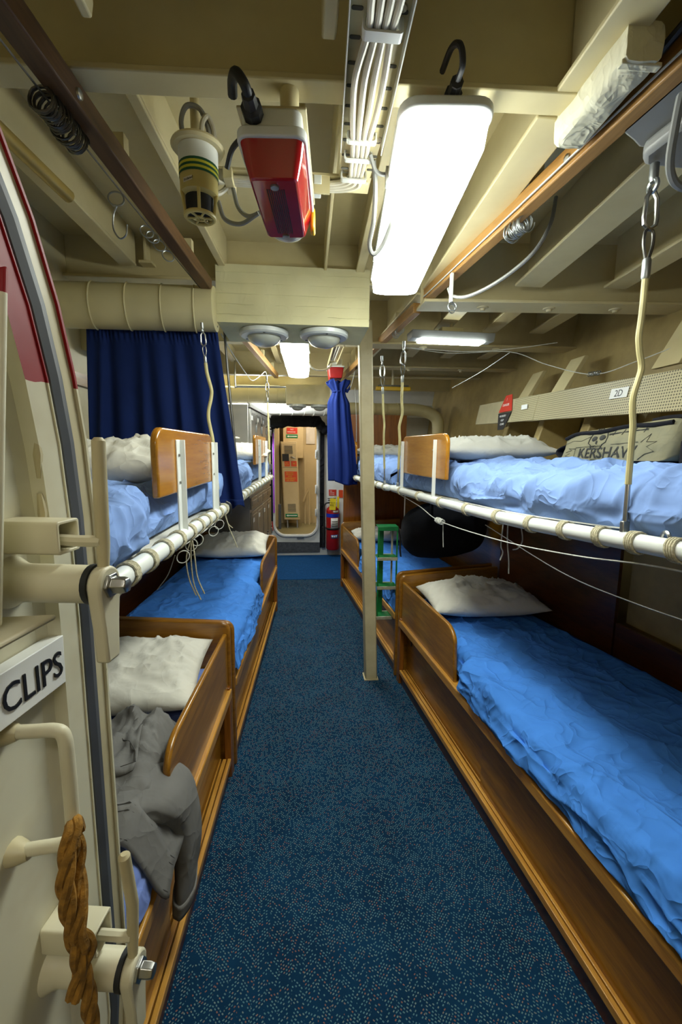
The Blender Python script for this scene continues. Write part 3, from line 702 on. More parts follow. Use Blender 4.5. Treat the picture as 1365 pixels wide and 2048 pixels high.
# ---------------------------------------------------------------- battens, curtain wires, ring coils
def batten(a, b, w, h, mat, label, bolts=()):
    a, b = V(a), V(b); d = (b-a).normalized(); s = V((d.y, -d.x, 0)).normalized(); t = thing('ceiling_batten', label, 'batten', a)
    T = lambda u, v, c: a+d*u+s*v+V((0, 0, c)); L = (b-a).length
    MB().box(0, L, -w/2, w/2, 0, h, T).build('rail', mat, t, bevel=.004)
    for u, sd in bolts:
        MB().lathe([(.011, 0), (.010, .004), (.004, .007)], T(u, sd*w/2, h*.45), s*sd, n=10).build('bolt', 'steel', t)
    for u in ([.35, L*.55, L-.25]):
        MB().box(u-.015, u+.015, -w*.3, w*.3, h, h+.05, T).build('spacer', 'cream', t)
    return t, T, L
bl, BTL, LL = batten((-.52, .30, 2.195), (-.425, 2.10, 2.195), .045, .05, 'batten_dark', 'dark wooden batten slung along the deckhead with coiled rings', [(.75, 1)])
br, BTR, LR = batten((.758, .30, 2.20), (.585, 2.13, 2.20), .042, .055, 'batten_wood', 'honey coloured batten slung under the deckhead with a taut wire', [(.85, -1)])
batten((.575, 2.28, 2.19), (.40, 4.35, 2.19), .04, .05, 'batten_wood', 'far length of batten running past the post to the blue curtain')
batten((-.40, 2.75, 2.19), (-.262, 4.45, 2.19), .04, .05, 'batten_wood', 'wooden batten between the far lamp and the left bunks')
def spring(name, c0, c1, r, turns, wire, mat, label, cat='spring', jit=0.0):
    c0, c1 = V(c0), V(c1); d = (c1-c0).normalized(); x = d.cross(V((0, 0, 1))).normalized(); y = d.cross(x); N = int(turns*16); pts = []
    for i in range(N+1):
        a = 2*PI*i/16; k = r*(1+jit*nz(i*.13, r*50)); dj = d*(jit*.02*nz(i*.31, 4.)) + y*(jit*.012*nz(i*.05, 9.))
        pts.append(c0+(c1-c0)*(i/N)+x*(k*math.cos(a))+y*(k*math.sin(a))+dj)
    return tag(MB().tube(pts, wire, 5).build(name, mat), label, cat)
spring('ring_coil', (-.512, 1.00, 2.178), (-.502, 1.13, 2.172), .024, 20, .0023, 'dark_steel', 'bunched steel curtain rings on the dark batten near the door top', 'curtain rings', .35)
spring('ring_coil', (.668, 1.36, 2.185), (.655, 1.44, 2.182), .024, 13, .002, 'galv', 'bunched pale curtain rings on the honey batten', 'curtain rings', .5)
cord('curtain_wire', [BTL(.1, -.028, .002), BTL(.9, -.028, -.006), BTL(1.78, -.026, .006)], .0022, 'dark_steel', 'twisted wire stretched along the dark batten', 'wire', 5)
cord('curtain_wire', [BTR(.0, -.030, .018), BTR(.9, -.030, .012), BTR(1.82, -.026, .012)], .0026, 'wire_white', 'pale twisted wire stretched along the honey batten', 'wire', 6)
def ring(c, r, ax1, ax2, label, wire=.0022, mat='galv', grp=None, name='curtain_ring'):
    return tag(MB().tube(torus_pts(c, ax1, ax2, r, n=22), wire, 6, closed=True).build(name, mat), label, 'ring', grp)
ring((-.497, 1.315, 2.158), .019, (1, .2, 0), (0, .2, 1), 'wire ring on the dark batten from which the open hook hangs')
cord('wire_hook', [(-.497, 1.315, 2.139), (-.508, 1.32, 2.12), (-.51, 1.32, 2.085), (-.495, 1.32, 2.062), (-.478, 1.32, 2.072), (-.474, 1.32, 2.098)], .0022, 'galv', 'open wire hook hanging below the dark batten', 'hook', 6)
for k, (y, dx) in enumerate(((1.49, 0), (1.525, .004), (1.58, .004), (1.66, .004))):
    ring((-.478+.055*(y-1.49)+dx, y, 2.158), .019, (.9, .4, 0), (-.2, .3, 1), ('first of four loose rings on the dark batten, nearest the hook', 'second of four loose rings on the dark batten', 'third of four loose rings on the dark batten', 'last of four loose rings on the dark batten, nearest the duct')[k])
ring((.597, 1.80, 2.075), .017, (1, 0, 0), (0, .2, 1), 'wire ring hanging under the honey batten end, front one', grp='rings below the honey batten')
ring((.599, 1.81, 2.070), .017, (.9, .4, 0), (0, -.1, 1), 'wire ring hanging under the honey batten end, rear one', grp='rings below the honey batten')
tag(MB().box(.585, .596, 1.79, 1.81, 2.09, 2.20).build('batten_hanger', 'white_plastic', bevel=.002), 'white hanger strip at the end of the honey batten', 'bracket')
spring('ring_coil', (.553, 2.55, 2.185), (.545, 2.68, 2.18), .02, 8, .0014, 'galv', 'loose curtain rings on the far batten beside the post', 'curtain rings', .5)

# far ceiling bits
def red_far():
    t = thing('emergency_lamp', 'small grubby red lamp above the gathered blue curtain', 'lamp', (.29, 4.0, 2.13))
    T = frame((.29, 4.0, 2.13), (1, 0, 0), (0, 1, 0), (0, 0, 1))
    a, b = rrect(-.055, .055, -.04, .16, .012), rrect(-.068, .068, -.05, .17, .014); n = len(a)
    MB().add([T(*q, 0) for q in a]+[T(*q, .092) for q in b], [(i, (i+1) % n, n+(i+1) % n, n+i) for i in range(n)]+[tuple(range(n)), tuple(range(n, 2*n))]).build('red_lens', 'red_paint', t, bevel=.006)
    MB().prism(rrect(-.075, .075, -.055, .175, .015), T, .092, .104).build('rim', 'white_plastic', t, bevel=.002)
    MB().box(-.055, .055, 0, .12, .104, .17, T).build('case', 'white_plastic', t, bevel=.004)
red_far()
def far_tray():
    t = thing('cable_tray', 'far cable tray above the small red lamp', 'cable tray', (.27, 3.3, 2.24))
    MB().box(.225, .30, 2.72, 4.2, 2.275, 2.285).box(.222, .226, 2.72, 4.2, 2.25, 2.285).box(.298, .302, 2.72, 4.2, 2.25, 2.285).build('bed', 'cream', t)
    for k in range(2): MB().tube([(.25+.02*k, 2.75, 2.268), (.252+.02*k, 3.3, 2.262), (.25+.02*k, 3.9, 2.268)], .008, 8).build('cable', 'cable_white', t)
far_tray()
cord('lamp_cable', [(.03, 3.6, 2.20), (.08, 3.7, 2.16), (.15, 3.8, 2.165), (.22, 3.9, 2.20), (.25, 3.95, 2.25)], .008, 'cable_white', 'pale cable sagging from the far lamp to the far tray')
tag(MB().box(.06, .19, 3.0, 3.25, 2.26, 2.30).build('junction_plate', 'white_plastic', bevel=.01), 'pale panel on the deckhead past the domed vents', 'panel')
# ---------------------------------------------------------------- watertight door
DA = math.radians(7.7); DD = V((math.sin(DA), math.cos(DA), 0)); DN = V((math.cos(DA), -math.sin(DA), 0)); DE = V((-.2916, .63, .15)); DS = .9
def DT(u, v, w): return DE-DD*(u*DS)+DN*(w*DS)+V((0, 0, v*DS))
def door_outline(off):
    pts = [(0, .55), (0, .8), (.0, 1.05), (.0, 1.25), (.003, 1.40), (.012, 1.51), (.027, 1.60), (.05, 1.69), (.085, 1.78), (.13, 1.86), (.19, 1.925), (.26, 1.965), (.34, 1.98), (.42, 1.98), (.50, 1.965), (.57, 1.925), (.63, 1.86), (.675, 1.78), (.71, 1.69), (.733, 1.60), (.748, 1.51), (.757, 1.40), (.76, 1.25), (.76, .8), (.757, .55), (.74, .44), (.68, .34), (.57, .28), (.38, .265), (.19, .28), (.08, .34), (.02, .44)]
    n = len(pts); out = []
    for i in range(n):
        a, b, c = V(pts[i-1]), V(pts[i]), V(pts[(i+1) % n]); t = (c-a).normalized(); nn = V((t.y, -t.x))
        out.append((b.x+nn.x*off, b.y+nn.y*off))
    return out
def ds(prof): return [(r*DS, h*DS) for r, h in prof]
def wt_door():
    t = thing('watertight_door', 'heavy cream steel watertight door standing open, red painted at the top', 'door', tuple(DT(.38, .265, 0)), kind='thing')
    o = door_outline
    MB().ring(o(0), o(.004), DT, -.045, .004).build('knife_edge', 'door_flange_paint', t)
    MB().ring(o(.004), o(.026), DT, -.045, 0).build('lip', 'cream_worn', t)
    m = MB(); q = [o(.026), o(.030), o(.042), o(.054), o(.058)]; h = [-.01, .004, .007, .004, -.01]; n = len(q[0])
    for r_ in range(4):
        m.add([DT(*p, h[r_]) for p in q[r_]]+[DT(*p, h[r_+1]) for p in q[r_+1]], [(i, (i+1) % n, n+(i+1) % n, n+i) for i in range(n)])
    m.build('gasket', 'grey_rubber', t)
    MB().ring(o(.058), o(.060), DT, -.045, .004).ring(o(.060), o(.096), DT, -.045, .002).build('flange', 'door_flange_paint', t)
    m = MB(); q = [o(.096), o(.103), o(.118)]; h = [.002, -.012, -.018]
    for r_ in range(2):
        m.add([DT(*p, h[r_]) for p in q[r_]]+[DT(*p, h[r_+1]) for p in q[r_+1]], [(i, (i+1) % n, n+(i+1) % n, n+i) for i in range(n)])
    m.add([DT(*p, h[2]) for p in q[2]], [tuple(range(n))]); m.build('panel', 'door_panel_paint', t)
    # vertical stiffener
    m = MB(); m.hexa([DT(.19, .45, -.02), DT(.198, .45, -.02), DT(.198, 1.66, -.02), DT(.19, 1.66, -.02), DT(.20, .45, .035), DT(.208, .45, .035), DT(.178, 1.69, .035), DT(.170, 1.69, .035)])
    m2 = MB(); m2.hexa([DT(.225, 1.31, -.02), DT(.233, 1.31, -.02), DT(.195, 1.66, -.02), DT(.187, 1.66, -.02), DT(.225, 1.31, .035), DT(.233, 1.31, .035), DT(.179, 1.69, .035), DT(.171, 1.69, .035)])
    m2.build('stiffener', 'door_panel_paint', t, bevel=.003)
    m2 = MB(); m2.hexa([DT(.188, 1.296, -.02), DT(.26, 1.296, -.02), DT(.26, 1.304, -.02), DT(.188, 1.304, -.02), DT(.172, 1.297, .055), DT(.26, 1.297, .055), DT(.26, 1.304, .055), DT(.172, 1.304, .055)])
    m2.build('shelf_stiffener', 'door_cream', t, bevel=.003)
    # weld beads
    for u, v, l in ((.105, 1.52, .06), (.106, 1.44, .05)):
        MB().tube([DT(u, v-l, -.004), DT(u+.002, v-l/2, -.001), DT(u, v, -.004)], [.003, .005, .003], 6).build('weld_bead', 'cream_worn', t)
    # sign CLIPS
    S = lambda a, b, c: DT(.095-(-a)*-1 if False else .098-a, 1.176+b, c)
    sg = MB().prism([(-.26, 0), (0, -.002), (.002, .066), (-.26, .064)], lambda a, b, c: S(a, b, c), -.016, .0045).build('sign_plate', 'white_sign', t, bevel=.001)
    text('CLIPS', .050, lambda a, b, c: S(a-.108, b+.014, c+.0046), 'black', 'lettering', sg, fit=.100)
    # grab handle
    pts = catmull([DT(.184, 1.155, -.018), DT(.182, 1.157, .02), DT(.180, 1.158, .046), DT(.179, 1.150, .056), DT(.179, 1.12, .058), DT(.179, 1.05, .058), DT(.180, 1.012, .057), DT(.181, 1.003, .046), DT(.183, .998, .02), DT(.186, .992, -.018)], 5)
    hd = MB().tube(pts, .0075, 12).build('grab_handle', 'door_cream', t)
    for p in ((.184, 1.155), (.186, .992)): MB().lathe(ds([(.017, -.018), (.013, -.006), (.008, .004)]), DT(*p, 0), DN, n=12).build('weld', 'cream_worn', hd)
    # two dogs
    for (u, v, vt, vb, tilt) in ((.147, 1.333, 1.512, 1.236, .0), (.140, .760, .955, .66, .012)):
        d = MB(); d.lathe(ds([(.034, -.02), (.027, -.008), (.024, .0), (.0235, .082), (.022, .086)]), DT(u, v, 0), DN, n=24)
        dg = d.build('clip_boss', 'door_cream', t)
        MB().lathe(ds([(.025, .084), (.025, .091)]), DT(u, v, 0), DN, n=24).build('seal', 'black_rubber', dg)
        # lever: eye, flat tail, round grip
        out = [(.024*math.cos(a), .024*math.sin(a)) for a in [PI*.12+PI*.76*k/10 for k in range(11)]]
        out = [(.0235*math.cos(a), .0235*math.sin(a)) for a in [-.25+(PI+.5)*k/14 for k in range(15)]]+[(-.017, -.05), (-.014, vb-v), (.012, vb-v), (.016, -.05)]
        lv = MB().prism(out, lambda a, b, c: DT(u-a, v+b, c), .091, .108).build('clip_lever', 'door_cream', t, bevel=.003)
        MB().tube([DT(u-.002, v+.018, .099), DT(u-.003, v+.05, .100), DT(u-.004-tilt*.3, v+.10, .100), DT(u-.006+tilt, vt-.004, .101), DT(u-.006+tilt, vt, .101)], [.006, .007, .0075, .007, .004], 12).build('lever_grip', 'cream_worn', lv)
        MB().lathe(ds([(.016, .106), (.016, .112), (.011, .112), (.011, .124), (.0095, .130), (.006, .131)]), DT(u, v, 0), DN, n=6).build('nut', 'steel', lv, bevel=.001)
        # keeper bracket
        k0 = v+.060
        m = MB(); m.ring(rrect(-.02, .02, -.020, .020, .004, 3), rrect(-.016, .016, -.016, .016, .003, 3), lambda a, b, c: DT(u+a, k0+b, c), -.018, .060); m.build('keeper', 'door_cream', t, bevel=.001)
        MB().tube([DT(u, k0-.004, .03), DT(u-.001, k0-.006, .07), DT(u-.001, k0-.006, .10)], .0065, 8).build('keeper_pin', 'door_cream', t)
wt_door()
# rope hanging from the grab handle
def rope():
    t = thing('rope', 'frayed brown manila rope knotted round the door handle', 'rope', tuple(DT(.2, .7, .05)))
    def strand(path, r, name='strand', k=3, tw=55):
        P = catmull(path, 14)
        for s_ in range(k):
            pts = []
            L = 0
            for i, p in enumerate(P):
                if i: L += (P[i]-P[i-1]).length
                tn = (P[min(i+1, len(P)-1)]-P[max(i-1, 0)]).normalized(); x = tn.cross(V((.3, .9, .1))).normalized(); y = tn.cross(x)
                a = 2*PI*s_/k+L*tw; pts.append(p+(x*math.cos(a)+y*math.sin(a))*r*.52)
            MB().tube(pts, r*.60, 7).build(name, 'manila', t)
    strand([DT(.180, 1.018, .058+.004), DT(.186, 1.036, .066), DT(.198, 1.030, .068), DT(.207, 1.0, .066), DT(.209, .96, .064), DT(.205, .92, .064), DT(.203, .88, .066), DT(.199, .84, .068), DT(.192, .79, .068), DT(.188, .74, .066), DT(.185, .66, .064), DT(.184, .55, .06)], .0088)
    strand([DT(.180, 1.018, .056), DT(.178, .995, .06), DT(.184, .965, .062), DT(.196, .935, .072), DT(.206, .905, .072), DT(.198, .88, .076), DT(.190, .858, .072), DT(.203, .835, .066), DT(.208, .81, .062)], .0085)
rope()

# ---------------------------------------------------------------- lower bunks
class Bunk:
    def __init__(s, far, near, side, depth=.66):
        s.f, s.n = V((*far, 0)), V((*near, 0)); s.d = (s.n-s.f).normalized(); s.L = (s.n-s.f).length; s.side = side
        s.b = V((-s.d.y, s.d.x, 0));
        if s.b.x*side < 0: s.b = -s.b
        s.depth = depth
    def T(s, a, b, z): return s.f+s.d*a+s.b*b+V((0, 0, z))
def lower_bunk(B, label, board=(.03, .79), ztop=.72, zb=.68, depth_far=.66, handle=None):
    t = thing('bunk_bed', label, 'bunk', tuple(B.T(B.L/2, .33, 0)), 'varnished lower bunks')
    T = B.T; L = B.L
    # end panels with rounded corner
    for a0, a1, dp in ((0, .028, depth_far), (L-.028, L, depth_far)):
        r = .045; out = [(dp, 0), (dp, ztop+.03)]+[(r*.6-r*.6*math.sin(x)+(-.012), ztop-r+r*math.cos(x)) if False else (-.012+r*(1-math.sin(x)), ztop-r+r*math.cos(x)) for x in [PI/2*k/6 for k in range(7)]]+[(-.012, 0)]
        MB().prism(out, lambda b, z, c: T(c, b, z), a0, a1).build('end_panel', 'wood_x', t, bevel=.008, seg=3)
    MB().box(.024, .05, -.010, .022, 0, .44, T).build('corner_post', 'wood_z', t, bevel=.004)
    b0, b1 = board; z0 = .425; r = .075
    out = [(b0, z0), (b0, zb), (b1-r*1.3, zb)]+[(b1-r*1.3+r*1.3*math.sin(x), zb-r+r*math.cos(x)) for x in [PI/2*k/8 for k in range(1, 9)]]+[(b1+.003, zb-.13), (b1+.018, z0)]
    MB().prism(out, lambda a, z, c: T(a, c, z), 0.0, .020).build('side_board', 'wood_y', t, bevel=.007, seg=3)
    MB().box(.03, L-.03, -.016, .030, .385, .430, T).build('ledge', 'ledge_wood', t, bevel=.006)
    MB().box(.05, L*.52, .040, .050, .095, .39, T).build('sliding_panel', 'wood_y', t)
    MB().box(L*.50, L-.03, .024, .034, .095, .39, T).build('sliding_panel', 'wood_y', t)
    MB().box(.05, L-.03, -.008, .008, .07, .096, T).build('runner', 'ledge_wood', t, bevel=.002)
    MB().box(.05, L-.03, .013, .030, .07, .094, T).build('runner', 'ledge_wood', t, bevel=.002)
    MB().box(.05, L-.03, .036, .055, .07, .096, T).build('runner', 'ledge_wood', t, bevel=.002)
    MB().box(.03, L-.03, .004, .02, 0, .07, T).build('kickboard', 'dark_wood', t)
    MB().box(.03, L-.03, .03, depth_far-.02, .40, .425, T).build('base_board', 'wood_y', t)
    if handle: 
        MB().box(handle, handle+.012, .034, .04, .29, .33, T).build('finger_pull', 'dark_steel', t)
    return t
RB1 = Bunk((.620, 2.65), (.824, .56), 1); RB2 = Bunk((.421, 4.69), (.618, 2.70), 1); LB1 = Bunk((-.338, 1.90), (-.393, .35), -1); LB2 = Bunk((-.254, 3.98), (-.332, 1.93), -1)
lower_bunk(RB1, 'varnished lower bunk nearest on the hull side, beside the green ladder', handle=.12)
lower_bunk(RB2, 'far varnished lower bunk behind the cream post')
lower_bunk(LB1, 'near varnished lower bunk beside the open steel door', zb=.69, ztop=.74)
lower_bunk(LB2, 'far varnished lower bunk in front of the steel lockers', board=(.03, .95), zb=.70)
tag(MB().box(1.995, 2.045, -.008, .004, .20, .36, RB1.T).build('tape_strip', 'black_rubber', bevel=.003), 'black tape on the bunk front at the bottom corner', 'tape')

# ---------------------------------------------------------------- bedding
def wr(x, y, seed, amp=1.0):
    r = 0
    q = nz(x*3.1+seed, y*2.3, seed)*.5
    r += (1-abs(nz(x*4.2+q*2, y*2.0+q, seed*1.7)))**3*.011
    r += (1-abs(nz(x*3.0+y*4.5+q*2, y*6.0-x*2+q, seed*2.3)))**7*.013
    r += (1-abs(nz(x*9-y*4+q*3, y*8+x*5, seed*3.1)))**7*.007
    r += nz(x*2, y*1.5, seed)*.010
    return (r-.006)*amp
def sheet(name, T, a0, a1, bfront, bback, zb, zt, drop, mat, label, cat='mattress', seed=1.0, amp=1.0, out=.03, nu=150, crown=.0, lip=None, folds=None, rad=.055, sidefold=.012, sf=9.0, tuck=False):
    """mattress under a blue sheet: closed cross-section (back bottom, back top, front round, hanging front, underside)"""
    prof = []
    def section(a):
        bb = bback(a); zf = drop(a); P = []
        P.append((bb, zb, 0)); P.append((bb, zb+(zt-zb)*.6, 0))
        nb = 64
        for k in range(nb):
            f = k/(nb-1); b = bb+(bfront(a)+rad-bb)*f
            P.append((b, zt+crown*math.sin(PI*min(1, .15+f*.85)), min(1, k/3)*1.0))
        for k in range(1, 9):
            x = PI/2*k/8; P.append((bfront(a)+rad-rad*math.sin(x), zt-rad+rad*math.cos(x)+crown*math.sin(PI)*.0, 1))
        nd = 14
        for k in range(1, nd+1):
            f = k/nd; z = zt-rad+(zf-(zt-rad))*f; P.append((bfront(a)-out*f, z, 2+f))
        P.append((bfront(a)-out+.004, zf-.002, 4)); P.append((bfront(a)-out+.012, zf+.01, 4)); P.append((bfront(a)+.03, zb+.02, 4)); P.append((bfront(a)+.04, zb, 4))
        return P
    N = len(section(a0)); vs_ = []
    for i in range(nu):
        a = a0+(a1-a0)*i/(nu-1); S = section(a); e = smooth01(min(i, nu-1-i)/5)
        for (b, z, m_) in S:
            if m_ == 4: vs_.append(T(a, b, z)); continue
            if m_ <= 1:
                h = wr(a, b, seed, amp)*m_*e
                if folds: h += folds(a, b)*m_*e
                vs_.append(T(a, b-(h*.6 if m_ == 1 and z < zt-.005 else 0), z+h-(1-e)*.03*m_))
            else:
                f = m_-2; h = wr(a*1.0, z*1.4+b, seed+5, amp*.9)+sidefold*(.35+.65*f)*nz(a*sf+z*3, z*2.0, seed+2)
                if folds: h += folds(a, b)*.4
                if tuck: h *= 1-.95*smooth01((f-.35)/.65)
                vs_.append(T(a, b-h*e, z+.006*nz(a*7, seed)*f))
    fs = []
    for i in range(nu-1):
        for j in range(N):
            k = (j+1) % N; fs.append((i*N+j, (i+1)*N+j, (i+1)*N+k, i*N+k))
    fs.append(tuple(range(N))); fs.append(tuple((nu-1)*N+j for j in range(N))[::-1])
    m = MB(); m.add(vs_, fs); o = m.build(name, mat, angle=75); return tag(o, label, cat)
# right near lower
sheet('mattress', RB1.T, .04, RB1.L-.035, lambda a: .046-.050*smooth01((a-.80)/.10), lambda a: .64+.10*smooth01((a-.2)/1.2), .427, .575, lambda a: .445+.02*nz(a*2.2, 3.)+.03*(1-smooth01((a-.75)/.15)),
      'sheet_lower', 'mattress with a bright blue sheet on the near lower bunk by the ladder', seed=3.3, amp=1.15, out=.012, crown=.0, nu=190)
sheet('mattress', RB2.T, .04, RB2.L-.035, lambda a: .046-.046*smooth01((a-.80)/.1), lambda a: .63+.04*a/2, .427, .570, lambda a: .50 if a < .78 else .44,
      'sheet_lower', 'mattress with a blue sheet on the far lower bunk behind the post', seed=6.1, amp=.8, out=.01, nu=90)
sheet('mattress', LB1.T, .04, LB1.L-.035, lambda a: .046-.040*smooth01((a-.81)/.1), lambda a: .64, .427, .560, lambda a: .50 if a < .8 else .45,
      'sheet_violet', 'mattress with a violet-blue sheet under the grey trousers', seed=8.2, amp=.45, out=.008, nu=90)
sheet('mattress', LB2.T, .04, LB2.L-.035, lambda a: .048-.052*smooth01((a-.97)/.1), lambda a: .64, .427, .600, lambda a: .53 if a < .97 else .53-.06*smooth01((a-.97)/.2)+.015*nz(a*3, 1.),
      'sheet_lower', 'mattress with a blue sheet on the far lower bunk by the lockers', seed=11.4, amp=1.0, out=.022, nu=130)

def pillow(c, lx, ly, h, rot, mat, label, seed, tilt=(0, 0), ears=True, flat=.0):
    c = V(c); R = Matrix.Rotation(rot, 3, 'Z') @ Matrix.Rotation(tilt[0], 3, 'X') @ Matrix.Rotation(tilt[1], 3, 'Y')
    def fn(sg):
        def g(u, v):
            x, y = u*2-1, v*2-1
            e = max(0, (1-abs(x)**2.6))**.55*max(0, (1-abs(y)**2.6))**.55
            z = sg*h*e
            px = lx*x*(1-.10*(1-abs(y)**2)*0-.06*(1-y*y)*abs(x)); py = ly*y*(1-.08*(1-x*x)*abs(y))
            k = (wr(x*lx*1.6+seed, y*ly*1.6, seed, 1.5)+.012*nz(x*2.2, y*2.4, seed))*smooth01(e*1.25) if sg > 0 else 0
            rim = .004*nz(x*3, y*3, seed)*(1-e)
            return c+R @ V((px, py, z+k+rim))
        return g
    m = MB(); n1, n2 = 56, 40; m.grid(fn(1), n1, n2); m.grid(fn(-1), n1, n2)
    o = m.build('pillow', mat, angle=80)
    import bmesh
    bm = bmesh.new(); bm.from_mesh(o.data); bmesh.ops.remove_doubles(bm, verts=bm.verts, dist=.0015); bmesh.ops.recalc_face_normals(bm, faces=bm.faces); bm.to_mesh(o.data); bm.free()
    return tag(o, label, 'pillow')
pillow((1.02, 2.365, .655), .325, .225, .075, -.02, 'pillow_white', 'crumpled off-white pillow on the near lower bunk beside the ladder', 2.0)
pillow((.80, 4.42, .63), .30, .2, .06, -.05, 'pillow_white', 'pale pillow at the head of the far lower bunk behind the post', 4.0)
pillow((-.69, 1.62, .645), .305, .235, .075, .06, 'pillow_white', 'creased white pillow on the near lower bunk by the steel door', 7.0, tilt=(.08, .0))
pillow((-.60, 3.70, .69), .30, .215, .075, .03, 'pillow_white', 'plump white pillow on the far lower bunk by the lockers', 9.0, tilt=(.18, 0))
# folded pillow-case corner on the near left pillow
def folded_corner():
    def fn(u, v):
        a = u*2.6-.3; r = .045+.02*v
        p = V((-.405-.06*v+.02*math.sin(a*2+v), 1.70-.12*u+.02*math.cos(v*3), .715+r*.5*math.sin(a)+.012*nz(u*4, v*4)-.02*v))
        return p
    pass

# ---------------------------------------------------------------- upper bunks
def coil(t, c, ax, r, turns=4, wire=.0032, mat='lash_rope'):
    c, ax = V(c), V(ax).normalized(); s = ax.cross(V((0, 0, 1))).normalized(); u = s.cross(ax)
    slope = random.uniform(.3, .6); pts = []
    n = 14
    for i in range(int(turns*n)+1):
        a = 2*PI*i/n; pts.append(c+s*((r+wire)*math.cos(a))+u*((r+wire)*math.sin(a))+ax*(.0058*(i/n-turns/2)+.012*slope*math.sin(a)))
    MB().tube(pts, wire, 5).build('lashing', mat, t)
def upper_bunk(rail, back, label, nl, side, lee=None, leez=None, brk=(), r=.0215, boardlabel=None, group='slung upper bunks'):
    rail = [V(p) for p in rail]; t = thing('hanging_bunk', label, 'bunk', tuple(rail[len(rail)//2]), group)
    P = catmull([tuple(p) for p in rail], 8)
    MB().tube(P, r, 16).build('front_rail', 'white_plastic', t)
    for e in (P[0], P[-1]): MB().ball(e, r*.98, 12, 8).build('rail_end', 'white_plastic', t)
    bk = [V(p) for p in back]
    MB().tube(bk, r*.9, 10).build('back_rail', 'white_plastic', t)
    MB().tube([P[-1], bk[-1]], r*.9, 10).build('end_rail', 'white_plastic', t)
    MB().tube([P[0], bk[0]], r*.9, 10).build('end_rail', 'white_plastic', t)
    m = MB(); m.add([P[0]+V((side*.02, 0, -.004)), P[-1]+V((side*.02, 0, -.004)), bk[-1]-V((0, 0, .004)), bk[0]-V((0, 0, .004))], [(0, 1, 2, 3)]); m.build('canvas', 'pillow_grey', t, thick=.004)
    for k in range(nl):
        f = (k+.45)/nl*(len(P)-1); i = min(int(f), len(P)-2); c = P[i].lerp(P[i+1], f-i); coil(t, c, P[i+1]-P[i], r)
    if lee:
        (ya, yb), (za, zb) = lee, leez
        def atY(y):
            for i in range(len(P)-1):
                lo, hi = sorted((P[i].y, P[i+1].y))
                if lo <= y <= hi: return P[i].lerp(P[i+1], (y-P[i].y)/(P[i+1].y-P[i].y))
            return min(P, key=lambda p: abs(p.y-y))
        A, B_ = atY(ya), atY(yb); d = (B_-A); d.z = 0; Ln = d.length; d.normalize(); s = V((d.y, -d.x, 0));
        if s.x*side < 0: s = -s
        T = lambda a, z, c: V((A.x, A.y, 0))+d*a+s*c+V((0, 0, z))
        rr = .05; out = [(0, za), (Ln, za)]+[(Ln-rr+rr*math.sin(x), zb-rr+rr*math.cos(x)) for x in [PI/2-PI/2*k/6 for k in range(7)]]+[(rr-rr*math.sin(x), zb-rr+rr*math.cos(x)) for x in [PI/2*k/6 for k in range(7)]]
        MB().prism(out, T, .006, .026).build('leeboard', 'leeboard_wood', t, bevel=.006, seg=3)
        for yb_ in brk:
            c = atY(yb_); 
            T2 = lambda a, z, q: V((c.x, c.y, 0))+d*a+s*q+V((0, 0, z))
            bk_ = MB().box(-.018, .018, c.z+r*.6, zb-.03, .0, .005, T2).box(.013, .018, c.z+r*.6, zb-.03, -.014, .001, T2).build('bracket', 'white_plastic', t, bevel=.0015)
            for zz in (zb-.075, zb-.155): MB().lathe([(.0045, 0), (.004, .004), (.001, .005)], T2(-.004, zz, 0), -s, n=8).build('bolt', 'steel', bk_)
    return t, P
UR1, PR1 = upper_bunk([(.806, .50, 1.312), (.773, .81, 1.302), (.748, 1.06, 1.288), (.71, 1.445, 1.268), (.653, 2.05, 1.258), (.578, 2.76, 1.258)], [(1.50, .5, 1.32), (1.42, 1.4, 1.29), (1.36, 2.76, 1.27)],
    'slung upper bunk with a lashed white rail under the skull bag', 12, 1, (2.62, 1.995), (1.365, 1.585), (2.12, 2.60))
UL1, PL1 = upper_bunk([(-.370, .45, 1.236), (-.368, .87, 1.238), (-.362, 1.45, 1.238), (-.350, 1.975, 1.238)], [(-1.03, .45, 1.25), (-1.03, 1.2, 1.25), (-1.03, 1.975, 1.25)],
    'slung upper bunk with a lashed white rail beside the navy curtain', 15, -1, (1.16, 1.79), (1.37, 1.555), (1.325, 1.775))
UR2, PR2 = upper_bunk([(.575, 2.90, 1.25), (.50, 3.7, 1.25), (.40, 4.72, 1.25)], [(1.32, 2.9, 1.26), (1.25, 3.7, 1.26), (1.15, 4.72, 1.26)],
    'far slung upper bunk behind the post and gathered curtain', 9, 1, (4.62, 4.0), (1.37, 1.58), (4.1, 4.55))
UL2, PL2 = upper_bunk([(-.345, 2.35, 1.24), (-.33, 3.2, 1.24), (-.300, 4.12, 1.245)], [(-1.0, 2.35, 1.25), (-1.0, 3.2, 1.25), (-1.0, 4.12, 1.25)],
    'far slung upper bunk in front of the steel lockers', 12, -1, (3.15, 3.80), (1.39, 1.60), (3.30, 3.72))
def raillocal(P, side):
    Q = sorted(P, key=lambda p: p.y)
    def T(a, b, z):       # a = world y, b = inward from the rail
        for i in range(len(Q)-1):
            if a <= Q[i+1].y or i == len(Q)-2:
                c = Q[i].lerp(Q[i+1], (a-Q[i].y)/(Q[i+1].y-Q[i].y)); break
        return V((c.x+side*b, a, c.z-1.25+z))
    return T
TR1, TL1, TR2, TL2 = raillocal(PR1, 1), raillocal(PL1, -1), raillocal(PR2, 1), raillocal(PL2, -1)
def diag(a, b): return .022*(1-abs(nz((a*2.1+b*2.2), a*.7-b*.5, 3.7)))**6+.015*(1-abs(nz((a*4.1+b*3.2), a*.9-b*.8, 8.7)))**6
